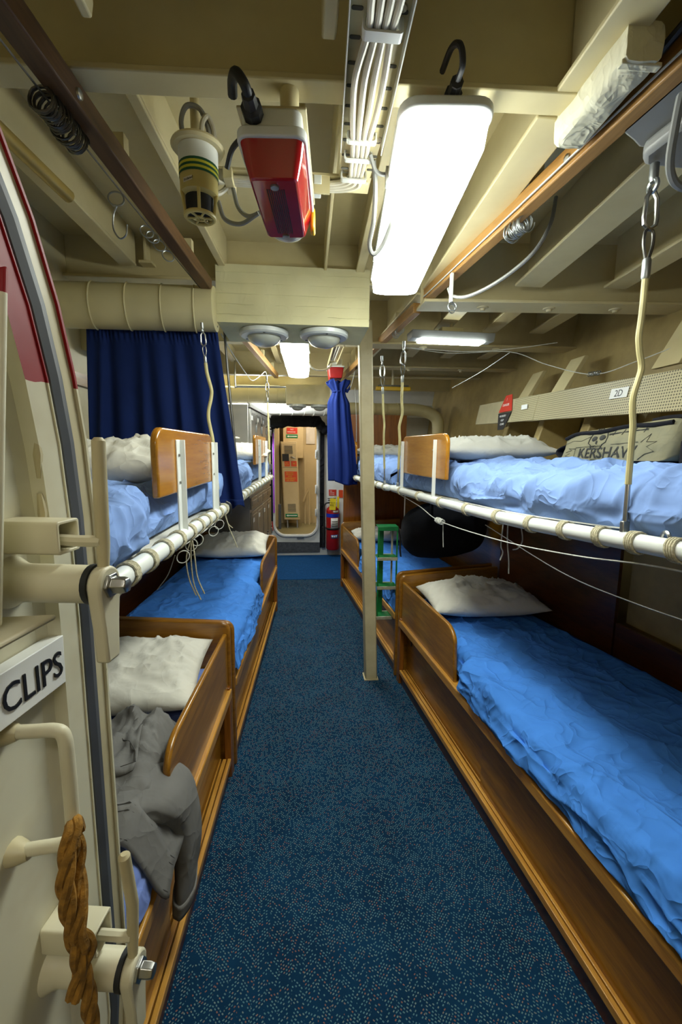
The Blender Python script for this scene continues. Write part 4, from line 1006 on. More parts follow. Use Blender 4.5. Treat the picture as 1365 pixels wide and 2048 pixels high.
def lee_front(y0, y1):
    return lambda a: .020+.036*smooth01((a-y0+.06)/.06)*smooth01((y1+.06-a)/.06)
sheet('mattress', TR1, .54, 2.74, lee_front(1.96, 2.66), lambda a: .70-.04*(a-.5), 1.262, 1.398, lambda a: 1.272+.01*nz(a*4, 2.), 'sheet_upper', 'mattress under a rumpled light blue sheet carrying the skull bag', seed=14.2, amp=1.5, out=-.012, tuck=True, crown=.030, folds=diag, rad=.075, sidefold=.042, sf=5.5, nu=280)
sheet('mattress', TL1, .48, 1.96, lee_front(1.13, 1.83), lambda a: .66, 1.262, 1.385, lambda a: 1.262, 'sheet_upper', 'mattress under a rumpled light blue sheet beside the leeboard and white pillow', seed=19.0, amp=1.5, out=-.012, tuck=True, crown=.01, folds=diag, rad=.07, sidefold=.030, sf=6.5, nu=190)
sheet('mattress', TR2, 2.93, 4.70, lee_front(3.97, 4.65), lambda a: .70, 1.262, 1.415, lambda a: 1.275, 'sheet_upper', 'mattress under a blue sheet on the far upper bunk behind the post', seed=23.0, amp=1.6, out=-.012, tuck=True, crown=.02, rad=.07, sidefold=.03, nu=110)
sheet('mattress', TL2, 2.38, 4.10, lee_front(3.12, 3.83), lambda a: .66, 1.262, 1.40, lambda a: 1.255 if a < 3.25 else 1.27, 'sheet_upper', 'mattress under a pale blue sheet on the far upper bunk by the lockers', seed=27.0, amp=1.5, out=-.012, tuck=True, crown=.01, rad=.06, sidefold=.03, nu=110)
pillow((.985, 2.33, 1.505), .33, .23, .060, -.08, 'pillow_grey', 'long grey-white pillow on the upper bunk behind the leeboard and skull bag', 12.0)
pillow((-.70, 1.70, 1.445), .30, .22, .075, .02, 'pillow_white', 'white pillow on the upper bunk against the navy curtain', 15.0, tilt=(.12, 0))
pillow((.82, 4.40, 1.475), .31, .21, .06, -.05, 'pillow_grey', 'dim grey pillow on the far upper bunk by the partition', 17.0)
pillow((-.58, 3.86, 1.465), .29, .2, .07, .0, 'pillow_white', 'white pillow on the far upper bunk against the lockers', 21.0, tilt=(.1, 0))
# ---------------------------------------------------------------- suspension cords
def suspension(top, bot, label, wob=(), s=1.0, r=.0068, group='bunk suspension cords', mat='cord_sheath'):
    top, bot = V(top), V(bot); d = (bot-top).normalized(); L = (bot-top).length
    x = d.cross(V((0, 1, 0))).normalized(); y = d.cross(x)
    t = thing('bunk_hanger', label, 'cord', tuple(top), group)
    P = lambda k, a=0, b=0: top+d*k+x*a+y*b
    MB().lathe([(.010*s, -.03*s), (.010*s, .0), (.007*s, .01*s)], top, d, n=10).build('eye_bolt', 'galv', t)
    MB().tube(torus_pts(P(.018*s), d, y, .013*s, n=16), .005*s, 7, closed=True).build('eye', 'galv', t)
    q = [P(.03*s, .004*s), P(.045*s, .013*s), P(.09*s, .016*s), P(.105*s, .014*s), P(.115*s, 0), P(.105*s, -.014*s), P(.09*s, -.016*s), P(.045*s, -.013*s), P(.03*s, -.004*s), P(.024*s, 0)]
    MB().tube(q, .005*s, 7, closed=True).build('shackle', 'steel', t)
    for sg in (-1, 1):
        MB().tube(catmull([P(.112*s, 0), P(.122*s, sg*.010*s), P(.15*s, sg*.011*s), P(.18*s, sg*.004*s), P(.19*s, sg*.002*s)], 4), .0036*s, 6).build('cable_eye', 'dark_steel', t)
    MB().lathe([(.0085*s, .182*s), (.0095*s, .186*s), (.0095*s, .222*s), (.0075*s, .228*s)], top, d, n=12).build('ferrule', 'galv', t)
    e = L-.115*s; pts = [P(.224*s)]; n = 14
    W = list(wob)
    for k in range(1, n):
        f = k/n; a = sum(A*math.exp(-((f-c)/w_)**2) for c, w_, A in W); pts.append(P(.224*s+(e-.224*s)*f, a))
    pts.append(P(e)); MB().tube(catmull(pts, 4), r*s, 9).build('cord', mat, t)
    MB().lathe([(.005*s, 0), (.0058*s, .004), (.0058*s, .085*s), (.004*s, .095*s)], P(e-.004), d, n=10).build('end_rod', 'steel', t)
    MB().box(-.009*s, .009*s, -.006*s, .006*s, 0, .03*s, lambda a, b, c: P(L-.028*s+c, a, b)).build('clevis', 'steel', t, bevel=.002)
    return t
suspension((.802, 1.03, 2.125), (.760, .955, 1.312), 'thick cream cord with a shackle hanging in front of the skull bag', ((.30, .10, -.004), (.42, .07, .010), (.6, .06, -.007)), r=.0072)
suspension((.607, 2.70, 2.125), (.590, 2.68, 1.275), 'cream cord hanging just behind the right leeboard', ((.35, .1, .009), (.5, .1, -.008)), s=.95, r=.0088)
suspension((-.407, 1.89, 1.985), (-.358, 1.885, 1.258), 'cream cord hanging in front of the navy curtain', ((.22, .1, .014), (.42, .12, -.010)), s=.62, r=.0115)
suspension((.522, 2.96, 2.09), (.560, 2.96, 1.268), 'cream cord between the post and the leeboard cord', ((.4, .1, .006),), s=.95, r=.0075)
suspension((-.322, 4.05, 2.12), (-.303, 4.05, 1.262), 'cream cord in front of the steel lockers', (), s=.9, r=.008)
t_ = tag(MB().tube([(-.41, 2.42, 2.13), (-.396, 2.42, 1.9), (-.350, 2.42, 1.255)], .0065, 8).build('suspension_rod', 'dark_steel'), 'thin dark rod hanging beside the navy curtain edge', 'rod')

# ---------------------------------------------------------------- curtains
def navy_curtain():
    def fn(u, v):
        xl, xr = -.985-.05*v, -.402+.115*v**1.05
        a = u*2*PI*7+3*nz(u*3, 1.5, 4.)
        amp = .006+.018*smooth01(v*1.6)
        x = xl+(xr-xl)*(u+.012*math.sin(a*.5+2*v))
        y = 2.18+.02*v+amp*(.45+.75*abs(nz(u*4, v*.8, 7.)))*math.sin(a+.8*v)+.022*nz(u*5, v*1.0, 2.)+.03*smooth01(v)*nz(u*2.4, v*1.3, 5.)+(.005*math.sin(u*190) if v < .08 else 0)
        z = 2.062-.85*v-(.012*math.sin(a*1.0) if v > .99 else 0)+.02*(u-1)*v*0
        return V((x, y, z))
    t = thing('curtain', 'dark navy curtain drawn across between the two left bunks', 'curtain', (-.7, 2.17, 1.21))
    m = MB(); m.grid(fn, 150, 50); m.build('drape', 'navy', t, thick=.003, angle=80)
    def hem(u, v): p = fn(u, .955+.045*v); return p+V((0, -.004, 0))
    m = MB(); m.grid(hem, 150, 4); m.build('hem', 'navy', t, thick=.004, angle=80)
    MB().tube([(-1.0, 2.18, 2.066), (-.398, 2.18, 2.066)], .004, 6).build('curtain_rod', 'dark_steel', t)
navy_curtain()
def gathered():
    t = thing('curtain', 'bright navy curtain gathered and tied beside the cream post', 'curtain', (.34, 4.0, 1.18))
    def fn(u, v):
        a = 2*PI*u
        if v < .10: w_ = .095-.045*smooth01(v/.10); cx = .315
        else: w_ = .050+.030*smooth01((v-.10)/.12)+.022*smooth01((v-.2)/.7); cx = .318+.045*smooth01((v-.1)/.9)
        dp = .055+.02*v; pl = 1+.26*math.sin(6*a+1.5*v+2*nz(math.cos(a)*1.5, math.sin(a)*1.5, 3.))*(.5+.5*smooth01(v*3))+.14*math.sin(10*a+1)*(1-.5*v)
        zb = 1.185+.035*smooth01((math.cos(a+PI)+.2)*1.0)
        z = 2.105+(zb-2.105)*v+(.02*math.sin(5*a)*(1-v/.1) if v < .1 else 0)
        return V((cx+w_*math.cos(a)*pl, 4.0+dp*math.sin(a)*pl, z))
    m = MB(); m.grid(fn, 120, 60, wrapu=True); m.build('drape', 'navy_bright', t, angle=80, thick=.003)
    MB().tube(torus_pts((.315, 4.0, 2.015), (1, 0, 0), (0, 1, 0), .054, .062, n=20), .006, 6, closed=True).build('tie', 'navy_bright', t)
    m = MB(); m.grid(lambda u, v: V((.37+.05*u, 3.97+.02*v, 2.03+.03*u-.03*v+.008*math.sin(u*9))), 8, 5); m.build('tie_tail', 'navy_bright', t, thick=.004)
    MB().tube([(.42, 3.97, 2.05), (.44, 3.96, 2.12), (.455, 3.95, 2.19)], .003, 5).build('tie_cord', 'wire_white', t)
gathered()

# ---------------------------------------------------------------- steel lockers
def steel_locker(a0, a1, label, ncol, seed):
    o = V((-.492, 4.13, 0)); d = V((.058, 1, 0)).normalized(); b = V((-d.y, d.x, 0)); T = lambda a, q, z: o+d*a+b*q+V((0, 0, z))
    t = thing('steel_locker', label, 'locker', tuple(T((a0+a1)/2, .25, 0)), 'steel lockers')
    MB().box(a0, a1-.003, .012, .50, 0, 1.905, T).build('carcass', 'stainless', t, bevel=.004)
    MB().box(a0, a1-.003, -.012, .012, 1.88, 1.92, T).build('top_lip', 'stainless', t, bevel=.003)
    w = (a1-a0-.02)/ncol
    for c in range(ncol):
        x0 = a0+.01+w*c; x1 = x0+w-.008
        for z0, z1, mt in ((.06, .90, 'stainless_warm'), (.93, 1.04, 'stainless_warm'), (1.07, 1.50, 'stainless'), (1.52, 1.87, 'stainless')):
            dr = MB().box(x0, x1, -.004, .012, z0, z1, T).box(x0+.03, x1-.03, -.009, -.004, z0+.03, z1-.03, T).build('door', mt, t, bevel=.003)
            if z1-z0 > .2:
                MB().box(x1-.055, x1-.03, -.022, -.009, (z0+z1)/2-.035, (z0+z1)/2+.035, T).build('handle', 'galv', dr, bevel=.003)
                MB().lathe([(.012, 0), (.012, .008), (.003, .01)], T(x1-.043, -.009, (z0+z1)/2+.06), -b, n=10).build('lock', 'dark_steel', dr)
                MB().box(x0+.05, x0+.12, -.0105, -.009, z1-.1, z1-.06, T).build('card_holder', 'white_sign', dr)
steel_locker(0, .70, 'stainless locker beside the far bunk pillow, nearer of two', 2, 1)
steel_locker(.70, 1.42, 'stainless locker beside the oval doorway, farther of two', 2, 2)
tag(MB().ball((-.62, 4.05, 1.60), (.05, .03, .012), 14, 6).build('cap', 'pillow_white'), 'small white cap by the far upper pillow', 'cap')
tag(MB().tube(catmull([(-.56, 4.02, 1.56), (-.53, 4.0, 1.54), (-.50, 4.0, 1.55)], 5), [.004]*11, 6).build('sunglasses', 'black'), 'black glasses lying by the far upper pillow', 'glasses')

# ---------------------------------------------------------------- far end: black door cover, mat, extinguisher, signs
def door_cover():
    t = thing('door_cover', 'black cloth cover rolled up over the oval doorway', 'cover', (-.06, 6.06, 1.75))
    pts = catmull([(-.47, 5.99, 1.70), (-.45, 5.98, 1.80), (-.38, 5.97, 1.86), (-.25, 5.965, 1.885), (-.05, 5.965, 1.895), (.12, 5.965, 1.89), (.20, 5.965, 1.86), (.27, 5.97, 1.79), (.33, 5.98, 1.745)], 6)
    rr = [.055+.040*math.sin(PI*min(1, i/(len(pts)-1)*1.1))+.03*nz(i*.28, 3.) for i in range(len(pts))]
    MB().tube(pts, rr, 14).build('roll', 'black_cloth', t)
    MB().box(.232, .292, 6.095, 6.105, .12, 1.76).build('side_strip', 'black_cloth', t)
    MB().box(-.475, -.425, 6.095, 6.105, .50, 1.76).build('side_strip', 'black_cloth', t)
door_cover()
tag(MB().box(-.418, -.400, 6.08, 6.1, .62, 1.72).build('purple_strip', 'purple'), 'purple plastic strip on the doorway jamb', 'strip')
tag(MB().prism([(-.385, .04), (.235, .045), (.25, .185), (-.38, .195)], lambda a, b, c: V((a, c, b)), 6.112, 6.128).build('sill_mat', 'mat_grey'), 'dark grey patch of matting below the doorway sill', 'mat')
def extinguisher():
    x, y = .412, 6.02; t = thing('fire_extinguisher', 'red fire extinguisher with yellow tag and blue band beside the doorway', 'extinguisher', (x, y, .11))
    r = .092
    MB().lathe([(r*.9, .11), (r, .125), (r, .655), (r*.92, .69), (r*.6, .715), (.03, .725), (.026, .76)], (x, y, 0), n=32).build('cylinder', 'red_paint', t)
    MB().lathe([(r+.001, .575), (r+.001, .625)], (x, y, 0), n=32, cap=False).build('blue_band', 'blue_band', t)
    def patch(a0, a1, z0, z1, mat, nm, rr=.0015):
        m = MB(); m.grid(lambda u, v: V((x+(r+rr)*math.sin(a0+(a1-a0)*u), y-(r+rr)*math.cos(a0+(a1-a0)*u), z0+(z1-z0)*v)), 10, 2); return m.build(nm, mat, t, thick=.001)
    patch(-.35, .85, .42, .565, 'white_sign', 'label'); patch(.0, .85, .64, .67, 'white_sign', 'label')
    patch(-.3, .8, .28, .33, 'blue_label', 'label')
    for k in range(3): patch(-.2, .7, .45+.03*k, .462+.03*k, 'ink_grey', 'print', .0026)
    for k in range(3): patch(-.2+.3*k, .0+.3*k, .29, .32, 'white_sign', 'print', .0026)
    MB().lathe([(r+.004, .40), (r+.004, .425)], (x, y, 0), n=32, cap=False).build('strap', 'black', t, thick=.003)
    MB().lathe([(.022, .755), (.026, .765), (.022, .80)], (x, y, 0), n=14).build('valve', 'dark_steel', t)
    MB().box(x-.07, x+.05, y-.02, y+.01, .80, .812).box(x-.075, x+.04, y-.02, y+.01, .826, .836).build('lever', 'black', t, bevel=.003)
    MB().tube(catmull([(x-.02, y, .775), (x-.10, y-.01, .76), (x-.125, y-.01, .68), (x-.122, y, .5), (x-.12, y+.01, .2)], 6), .011, 8).build('hose', 'black_rubber', t)
    MB().box(x-.15, x-.10, 6.07, 6.125, .12, .42).build('bracket', 'black', t, bevel=.004)
    tg = MB().hexa([(x-.055, y-.10, .685), (x+.03, y-.10, .68), (x+.03, y-.098, .68), (x-.055, y-.098, .685), (x-.045, y-.085, .84), (x+.04, y-.085, .835), (x+.04, y-.083, .835), (x-.045, y-.083, .84)]).build('yellow_tag', 'yellow_tag', t)
    T = frame((x-.044, y-.099, .775), (1, 0, -.03), (.08, .1, 1), (0, -1, 0))
    text('OUT OF', .024, T, 'ink', 'lettering', tg, depth=.0004, sx=.75)
    text('SERVICE', .024, lambda a, b, c: T(a-.004, b-.03, c), 'ink', 'lettering', tg, depth=.0004, sx=.62)
    MB().tube([(x-.01, y-.085, .84), (x+.02, y-.04, .86), (x+.05, y, .83)], .003, 5).build('tag_wire', 'yellow_tag', t)
    MB().box(x+.055, x+.085, y-.03, y-.028, .68, .86).build('yellow_tag', 'yellow_tag', t)
extinguisher()
def sign(name, T, w_, h, mat, lines, tm, label, cat='sign', group=None):
    t = thing(name, label, cat, tuple(T(0, 0, 0)), group)
    MB().box(0, w_, 0, h, 0, .003, T).build('plate', mat, t)
    for s_, x, y, sz, sx in lines: text(s_, sz, lambda a, b, c: T(x+a, y+b, c+.0032), tm, 'lettering', t, depth=.0004, sx=sx)
    return t
def arrow(T, mat, t, w_):
    MB().prism([(.01, .5), (.18, .9), (.18, .66), (.98, .66), (.98, .34), (.18, .34), (.18, .1)], lambda a, b, c: T(a*w_, b*w_*.22, c), .0032, .004).build('arrow', mat, t)
FB = lambda x, y, z: frame((x, y, z), (1, 0, 0), (0, 0, 1), (0, -1, 0))
sign('notice_sign', FB(.36, 6.127, .86), .105, .085, 'red_sign', [('FIRE', .012, .058, .018, 1), ('HOSE REEL', .01, .034, .018, .8), ('STATION', .01, .010, .018, .9)], 'white_sign', 'small red sign on the white bulkhead above the extinguisher')
sign('notice_sign', FB(.50, 6.127, .83), .06, .11, 'orange_sign', [], 'white_sign', 'orange-pink sign edge half hidden by the wooden partition')
def wall_sign_far():
    t = thing('notice_board', 'red pillar sign low on the wall between lockers and doorway', 'sign', (-.47, 6.12, .3))
    MB().box(-.50, -.425, 6.112, 6.125, .36, .66).build('plate', 'red_sign', t)
    text('FIRE', .07, lambda a, b, c: V((-.44-b*.0-.0+(-b), 6.11-c, .40+a)), 'white_sign', 'lettering', t, depth=.0004)
wall_sign_far()
tag(MB().box(-.47, -.44, 6.1, 6.125, .78, .86).build('sticker', 'orange_sign'), 'small orange sticker beside the lockers', 'sticker')

# passage contents
def passage_locker():
    t = thing('tan_locker', 'tall tan locker with red and green stickers beyond the doorway', 'locker', (-.2, 7.25, .22))
    sh = lambda z: .052*(1.62-z)/1.25
    def T(a, b, z): return V((-.365+a+sh(z), 7.10+b, z))
    MB().box(0, .262, .0, .35, .36, 1.625, T).build('carcass', 'passage_tan', t, bevel=.006)
    dr = MB().box(.012, .25, -.012, 0, .40, 1.60, T).build('door', 'passage_tan', t, bevel=.004)
    for k in range(6):
        MB().box(.06, .19, -.017, -.012, 1.44+.022*k, 1.45+.022*k, T).build('vent_slot', 'ink_grey', dr)
    for k in range(6):
        MB().box(.07, .20, -.017, -.012, .50+.022*k, .51+.022*k, T).build('vent_slot', 'ink_grey', dr)
    MB().box(.012, .25, -.0135, -.0115, 1.215, 1.219, T).build('seam', 'ink_grey', dr)
    for a in (.04, .20): MB().box(a, a+.02, .02, .3, .22, .36, T).build('leg', 'grey_plate', t)
    MB().box(.02, .125, -.02, -.012, 1.318, 1.43, T).build('patch', 'black', dr)
    MB().tube([T(.15, -.02, 1.385), T(.185, -.035, 1.375), T(.23, -.03, 1.36)], [.012, .016, .009], 8).build('latch', 'steel', dr)
    def st(x, z, w_, h, mat, lines, tm, nm):
        o_ = MB().box(x, x+w_, -.0145, -.0125, z, z+h, T).build(nm, mat, dr)
        for s_, xx, zz, sz, sx in lines: text(s_, sz, lambda a, b, c: T(x+xx+a*sx, -.0147-c, z+zz+b), tm, 'lettering', o_, depth=.0003)
        return o_
    st(.05, 1.232, .085, .085, 'orange_sign', [('FIRST', .012, .05, .02, 1), ('IN USE', .008, .02, .022, .9)], 'tape_yellow', 'sticker')
    st(.155, 1.232, .09, .085, 'orange_sign', [('H', .03, .028, .05, 1)], 'tape_yellow', 'sticker')
    st(.045, .985, .20, .165, 'orange_sign', [('BREATHING', .02, .135, .022, 1), ('APPARATUS', .02, .108, .022, 1), ('INSIDE', .05, .081, .022, 1), ('EMERGENCY', .01, .045, .03, .95), ('USE ONLY', .02, .012, .03, .95)], 'tape_yellow', 'sticker')
    g = st(.025, .405, .20, .055, 'green_sign', [], 'white_sign', 'sticker')
    arrow(lambda a, b, c: T(.035+a, -.0125-c, .412+b), 'white_sign', g, .18)
passage_locker()
def upper_box():
    t = thing('wall_cabinet', 'tan cabinet high in the passage with a red and a green sticker', 'cabinet', (-.15, 7.4, 1.35))
    MB().box(-.33, -.0, 7.30, 7.6, 1.36, 2.0).build('carcass', 'passage_tan', t, bevel=.006)
    T = FB(-.27, 7.298, 1.76); p = MB().box(0, .175, 0, .095, 0, .003, T).build('sticker', 'red_sign', t)
    text('NO', .032, lambda a, b, c: T(.06+a, .056+b, .0032+c), 'white_sign', 'lettering', p, depth=.0004); text('SMOKING', .03, lambda a, b, c: T(.01+a, .016+b, .0032+c), 'white_sign', 'lettering', p, depth=.0004)
    T2 = FB(-.28, 7.298, 1.69); p = MB().box(0, .19, 0, .055, 0, .003, T2).build('sticker', 'green_sign', t)
    arrow(lambda a, b, c: T2(a+.01, b+.007, c), 'white_sign', p, .17)
    text('20', .13, lambda a, b, c: V((-.24+a, 7.297-c, 1.875+b)), 'black', 'lettering', t, depth=.0004)
upper_box()
tag(MB().box(.05, .20, 7.605, 7.615, 1.60, 1.88).build('paper_notice', 'flyer'), 'pale paper notice on the passage bulkhead', 'notice')
tag(MB().tube(catmull([(.0, 7.45, .62), (.03, 7.45, .70), (.09, 7.45, .82), (.10, 7.45, .80), (.105, 7.45, .3), (.105, 7.45, .22)], 5), .016, 8).build('floor_pipe', 'passage_tan'), 'tan bent pipe standing on the passage deck', 'pipe')
tag(MB().box(.02, .045, 7.5, 7.53, .22, 1.5).build('upright_bar', 'passage_tan'), 'tan upright bar beside the passage locker', 'bar')
tag(MB().box(-.62, -.39, 7.2, 7.5, .22, 2.0).build('tan_cupboard', 'passage_tan', bevel=.006), 'tan cupboard at the left of the passage locker', 'cupboard')
tag(MB().box(-.40, -.36, 7.0, 7.1, .22, .62).build('kick_plate', 'mat_grey'), 'dark grey block at the foot of the passage locker', 'block')

# ---------------------------------------------------------------- perforated panels, sign, label on the hull side
def TT(y, q, w_):        # y along the hull, q 0..1 up the panel, w_ out towards the room
    f = (y-1.535)/2.025; return V((1.38+.04*f+.03*q-w_, y+.0*q, 1.656+.064*f+.158*q))
def hull_panels():
    for (ya, yb, mat, lab, w0) in ((2.86, 3.56, 'tray_cream', 'plain cream trunking panel with the red and black warning sign', 0), (2.60, 2.90, 'perforated', 'short perforated cream panel joining the trunking', .006), (.45, 2.62, 'perforated', 'long perforated cream panel labelled 2D above the skull bag', .002)):
        m = MB(); m.hexa([TT(ya, 0, w0), TT(yb, 0, w0), TT(yb, 0, w0-.03), TT(ya, 0, w0-.03), TT(ya, 1, w0), TT(yb, 1, w0), TT(yb, 1, w0-.03), TT(ya, 1, w0-.03)])
        tag(m.build('trunking_panel', mat, bevel=.003), lab, 'panel')
    t = thing('warning_sign', 'red and black diamond warning sign on the hull trunking', 'sign', tuple(TT(3.02, .5, .004)))
    c = TT(3.02, .48, .006); S = lambda a, b, q: V((c.x-q+.19*b, c.y-a, c.z+b))
    MB().prism([(-.10, .0), (-.04, .115), (.05, .115), (.10, .0)], S, 0, .003).build('upper_half', 'red_sign', t)
    MB().prism([(-.10, -.006), (.10, -.006), (.04, -.125), (-.05, -.125)], S, 0, .003).build('lower_half', 'sign_black', t)
    for s_, x, y, sz in (('!', -.012, .075, .03), ('DANGER', -.055, .04, .024)): text(s_, sz, lambda a, b, q: S(x+a, y+b, q+.0032), 'white_sign', 'lettering', t, depth=.0003)
    for s_, x, y, sz in (('NO ENTRY', -.065, -.035, .02), ('KEEP', -.03, -.065, .02), ('CLEAR', -.03, -.092, .02)): text(s_, sz, lambda a, b, q: S(x+a, y+b, q+.0032), 'white_sign', 'lettering', t, depth=.0003)
    t = thing('panel_label', 'white label reading 2D on the perforated panel', 'label', tuple(TT(1.80, .5, .006)))
    c2 = TT(1.93, .47, .006); S2 = lambda a, b, q: V((c2.x-q+.03*b/.158, c2.y-a, c2.z+b-.02*a))
    MB().box(0, .11, 0, .045, 0, .002, S2).build('plate', 'white_sign', t)
    text('2D', .042, lambda a, b, q: S2(.028+a, .008+b, .0022+q), 'black', 'lettering', t, depth=.0003)
    c3 = TT(2.77, .48, .010); tag(MB().box(0, .075, 0, .028, 0, .002, lambda a, b, q: V((c3.x-q, c3.y-a, c3.z+b))).build('panel_label', 'white_sign'), 'small blank white label on the short perforated panel', 'label')
hull_panels()

# ---------------------------------------------------------------- skull bag
def skull_bag():
    t = thing('kit_bag', 'olive canvas kit bag printed with a skull lying on the upper bunk', 'bag', (1.2, 1.53, 1.46))
    Lb, Hb, Db = .55, .125, .20
    o = V((1.095, 1.815, 1.468)); du = V((.045, -1, .0)).normalized(); dw = V((1, .045, 0)).normalized()
    def S(u, v, w_):           # u,v,w in metres
        fu = u/Lb; h = Hb*(.86+.22*fu)-.014*math.exp(-((fu-.03)/.08)**2)
        bulge = -.012*math.sin(PI*max(0, min(1, fu)))*math.sin(PI*max(0, min(1, v)))
        lean = .03*v
        wv = w_
        k = .006*nz(u*14, v*3, 3.)+.003*nz(u*40, v*8, 5.)
        return o+du*(u+.01*math.sin(v*3))+dw*(bulge+lean+wv+k)+V((0, 0, h*v+.008*fu))
    # body: loop round front, top, back, bottom
    def fn(a, b):
        u = a*Lb; q = b*4; e = min(1, min(a, 1-a)*14)
        if q < 1: v, w_ = q, 0
        elif q < 2: v, w_ = 1+.06*math.sin(PI*(q-1)), (q-1)*Db
        elif q < 3: v, w_ = 3-q, Db
        else: v, w_ = 0, Db*(4-q)
        k = .75+.25*math.sqrt(max(0, 1-(1-e)**2))
        return S(u, .5+(v-.5)*k, Db/2+(w_-Db/2)*k)
    m = MB(); m.grid(fn, 60, 64, wrapv=True); n = 64
    m.f.append(tuple(range(n))); m.f.append(tuple(59*n+i for i in range(n))); m.build('body', 'bag_olive', t, angle=75)
    MB().tube([S(.02+.51*k/24, .93+.03*math.sin(k*.5), -.003) for k in range(25)], .0075, 7).build('zip_band', 'bag_black', t)
    MB().tube([S(.45+.1*k/8, 1.0+.03*math.sin(k*.4), .01+.02*k/8) for k in range(9)], .011, 7).build('zip_end', 'bag_black', t)
    m = MB(); m.grid(lambda u, v: S(-.005-.05*math.sin(PI*v), .05+.6*v, .02+.05*u), 5, 10); m.build('end_strap', 'bag_black', t, thick=.004)
    F = lambda u, v, c=0: S(u, v/Hb, -.002-c)
    pr = t
    # lettering follows the front face
    text('KERSHAW', .058, lambda a, b, c: F(.13+a, .010+b, c), 'ink', 'lettering', pr, depth=.0003, fit=.285); text('KERSHAW', .058, lambda a, b, c: F(.1318+a, .011+b, c), 'ink', 'lettering', pr, depth=.0003, fit=.285)
    def line(pts, r=.0017, nm='print_line'): MB().tube([F(*p) for p in pts], r, 5).build(nm, 'ink', pr)
    def blob(cu, cv, ru, rv, nm): m = MB(); m.add([F(cu+ru*math.cos(2*PI*k/14), cv+rv*math.sin(2*PI*k/14), .0006) for k in range(14)], [tuple(range(14))]); m.build(nm, 'ink', pr, thick=.0004)
    cu = .225
    line([(cu+x*.047, .085+y*.034) for x, y in [(-.62, -1.1), (-.7, -.7), (-1.0, -.45), (-1.02, .1), (-.85, .6), (-.45, .95), (0, 1.05), (.45, .95), (.85, .6), (1.02, .1), (1.0, -.45), (.7, -.7), (.62, -1.1), (0, -1.2), (-.62, -1.1)]])
    blob(cu-.021, .087, .015, .010, 'print_eye'); blob(cu+.021, .089, .015, .010, 'print_eye'); blob(cu, .071, .005, .007, 'print_nose')
    for k in range(7): line([(cu-.024+.008*k, .050), (cu-.024+.008*k, .060)], .0007, 'print_tooth')
    line([(cu-.028, .055), (cu+.028, .055)], .0007, 'print_tooth')
    for k in range(6): line([(cu-.012+.005*k, .108), (cu-.016+.0065*k, .128-.004*(k % 2))], .0011, 'print_hair')
    line([(cu+.05, .100), (cu+.10, .101), (cu+.15, .099), (cu+.22, .103)], .001, 'print_wire'); line([(cu+.05, .096), (cu+.10, .099), (cu+.16, .103), (cu+.22, .099)], .001, 'print_wire')
    for k in range(4): line([(cu+.07+.045*k, .092), (cu+.08+.045*k, .110)], .001, 'print_barb')
    line([(.02, .085), (.08, .088), (.13, .082), (cu-.05, .098)], .0009, 'print_wire')
    line([(.11, .055), (.42, .062)], .0008, 'print_banner'); line([(.11, .004), (.11, .055)], .0008, 'print_banner')
    line([(.105, .05), (.06, .055), (.085, .045), (.05, .038), (.08, .03), (.05, .02), (.09, .012), (.10, .004)], .001, 'print_banner')
    line([(.43, .06), (.46, .085), (.455, .06), (.49, .06), (.46, .045), (.49, .03), (.46, .022), (.44, .004)], .001, 'print_banner')
skull_bag()
def black_bag():
    t = thing('duffel_bag', 'black strap bag lying near the wall behind the skull bag', 'bag', (1.2, 1.1, 1.46))
    m = MB(); m.ball((1.22, 1.06, 1.515), (.10, .16, .055), 24, 14); m.build('body', 'bag_black', t)
    MB().box(1.10, 1.13, .95, 1.2, 1.47, 1.54).build('strap', 'bag_black', t, bevel=.006)
black_bag()
def hung_bag():
    t = thing('duffel_bag', 'big black holdall slung beneath the far upper bunk', 'bag', (1.0, 2.95, .82))
    def fn(u, v):
        a = 2*PI*u; x = v*2-1; w_ = math.sqrt(max(0.0004, 1-abs(x)**4)); k = 1+.06*nz(math.cos(a)*2, x*3, math.sin(a)*2)
        return V((.985+.305*x, 2.95+.16*w_*math.cos(a)*k, 1.0+.03*x-.04+.185*w_*max(-1, min(.95, math.sin(a)*1.15))*k))
    m = MB(); m.grid(fn, 36, 34, wrapu=True); n = 34; m.f.append(tuple(i*n for i in range(36))); m.f.append(tuple(i*n+33 for i in range(36))); m.build('body', 'bag_black', t)
    for x in (.85, 1.15): MB().tube([(x, 2.80, 1.05), (x, 2.80, 1.18), (x+.01, 2.90, 1.245)], .012, 8).build('strap', 'bag_black', t)
hung_bag()

# ---------------------------------------------------------------- green ladder
def ladder():
    t = thing('step_ladder', 'small green metal bunk ladder hanging beside the cream post', 'ladder', (.57, 2.84, .38))
    for x, y, w_, d, mt in ((.530, 2.885, .034, .012, 'green_metal'), (.607, 2.885, .012, .012, 'worn_edge'), (.497, 2.795, .011, .010, 'green_metal'), (.622, 2.795, .010, .010, 'green_metal')):
        MB().box(x-w_/2, x+w_/2, y-d/2, y+d/2, .375, 1.0).build('upright', mt, t, bevel=.002)
    for k, z in enumerate((.995, .785, .585, .375)):
        st = MB().box(.492, .628, 2.79, 2.89, z, z+.008).build('tread', 'green_metal', t, bevel=.002)
        if k: MB().box(.492, .628, 2.785, 2.793, z-.012, z+.010).build('tread_lip', 'worn_edge', st, bevel=.002); MB().box(.500, .620, 2.886, 2.893, z-.006, z+.012).build('tread_lip', 'worn_edge', st, bevel=.002)
        else: MB().box(.492, .628, 2.785, 2.793, z-.02, z+.008).build('tread_lip', 'green_metal', st, bevel=.002)
    MB().tube(catmull([(.625, 2.80, 1.0), (.64, 2.79, .93), (.642, 2.79, .85), (.648, 2.79, .80)], 5), .006, 6).build('strap', 'black', t)
ladder()

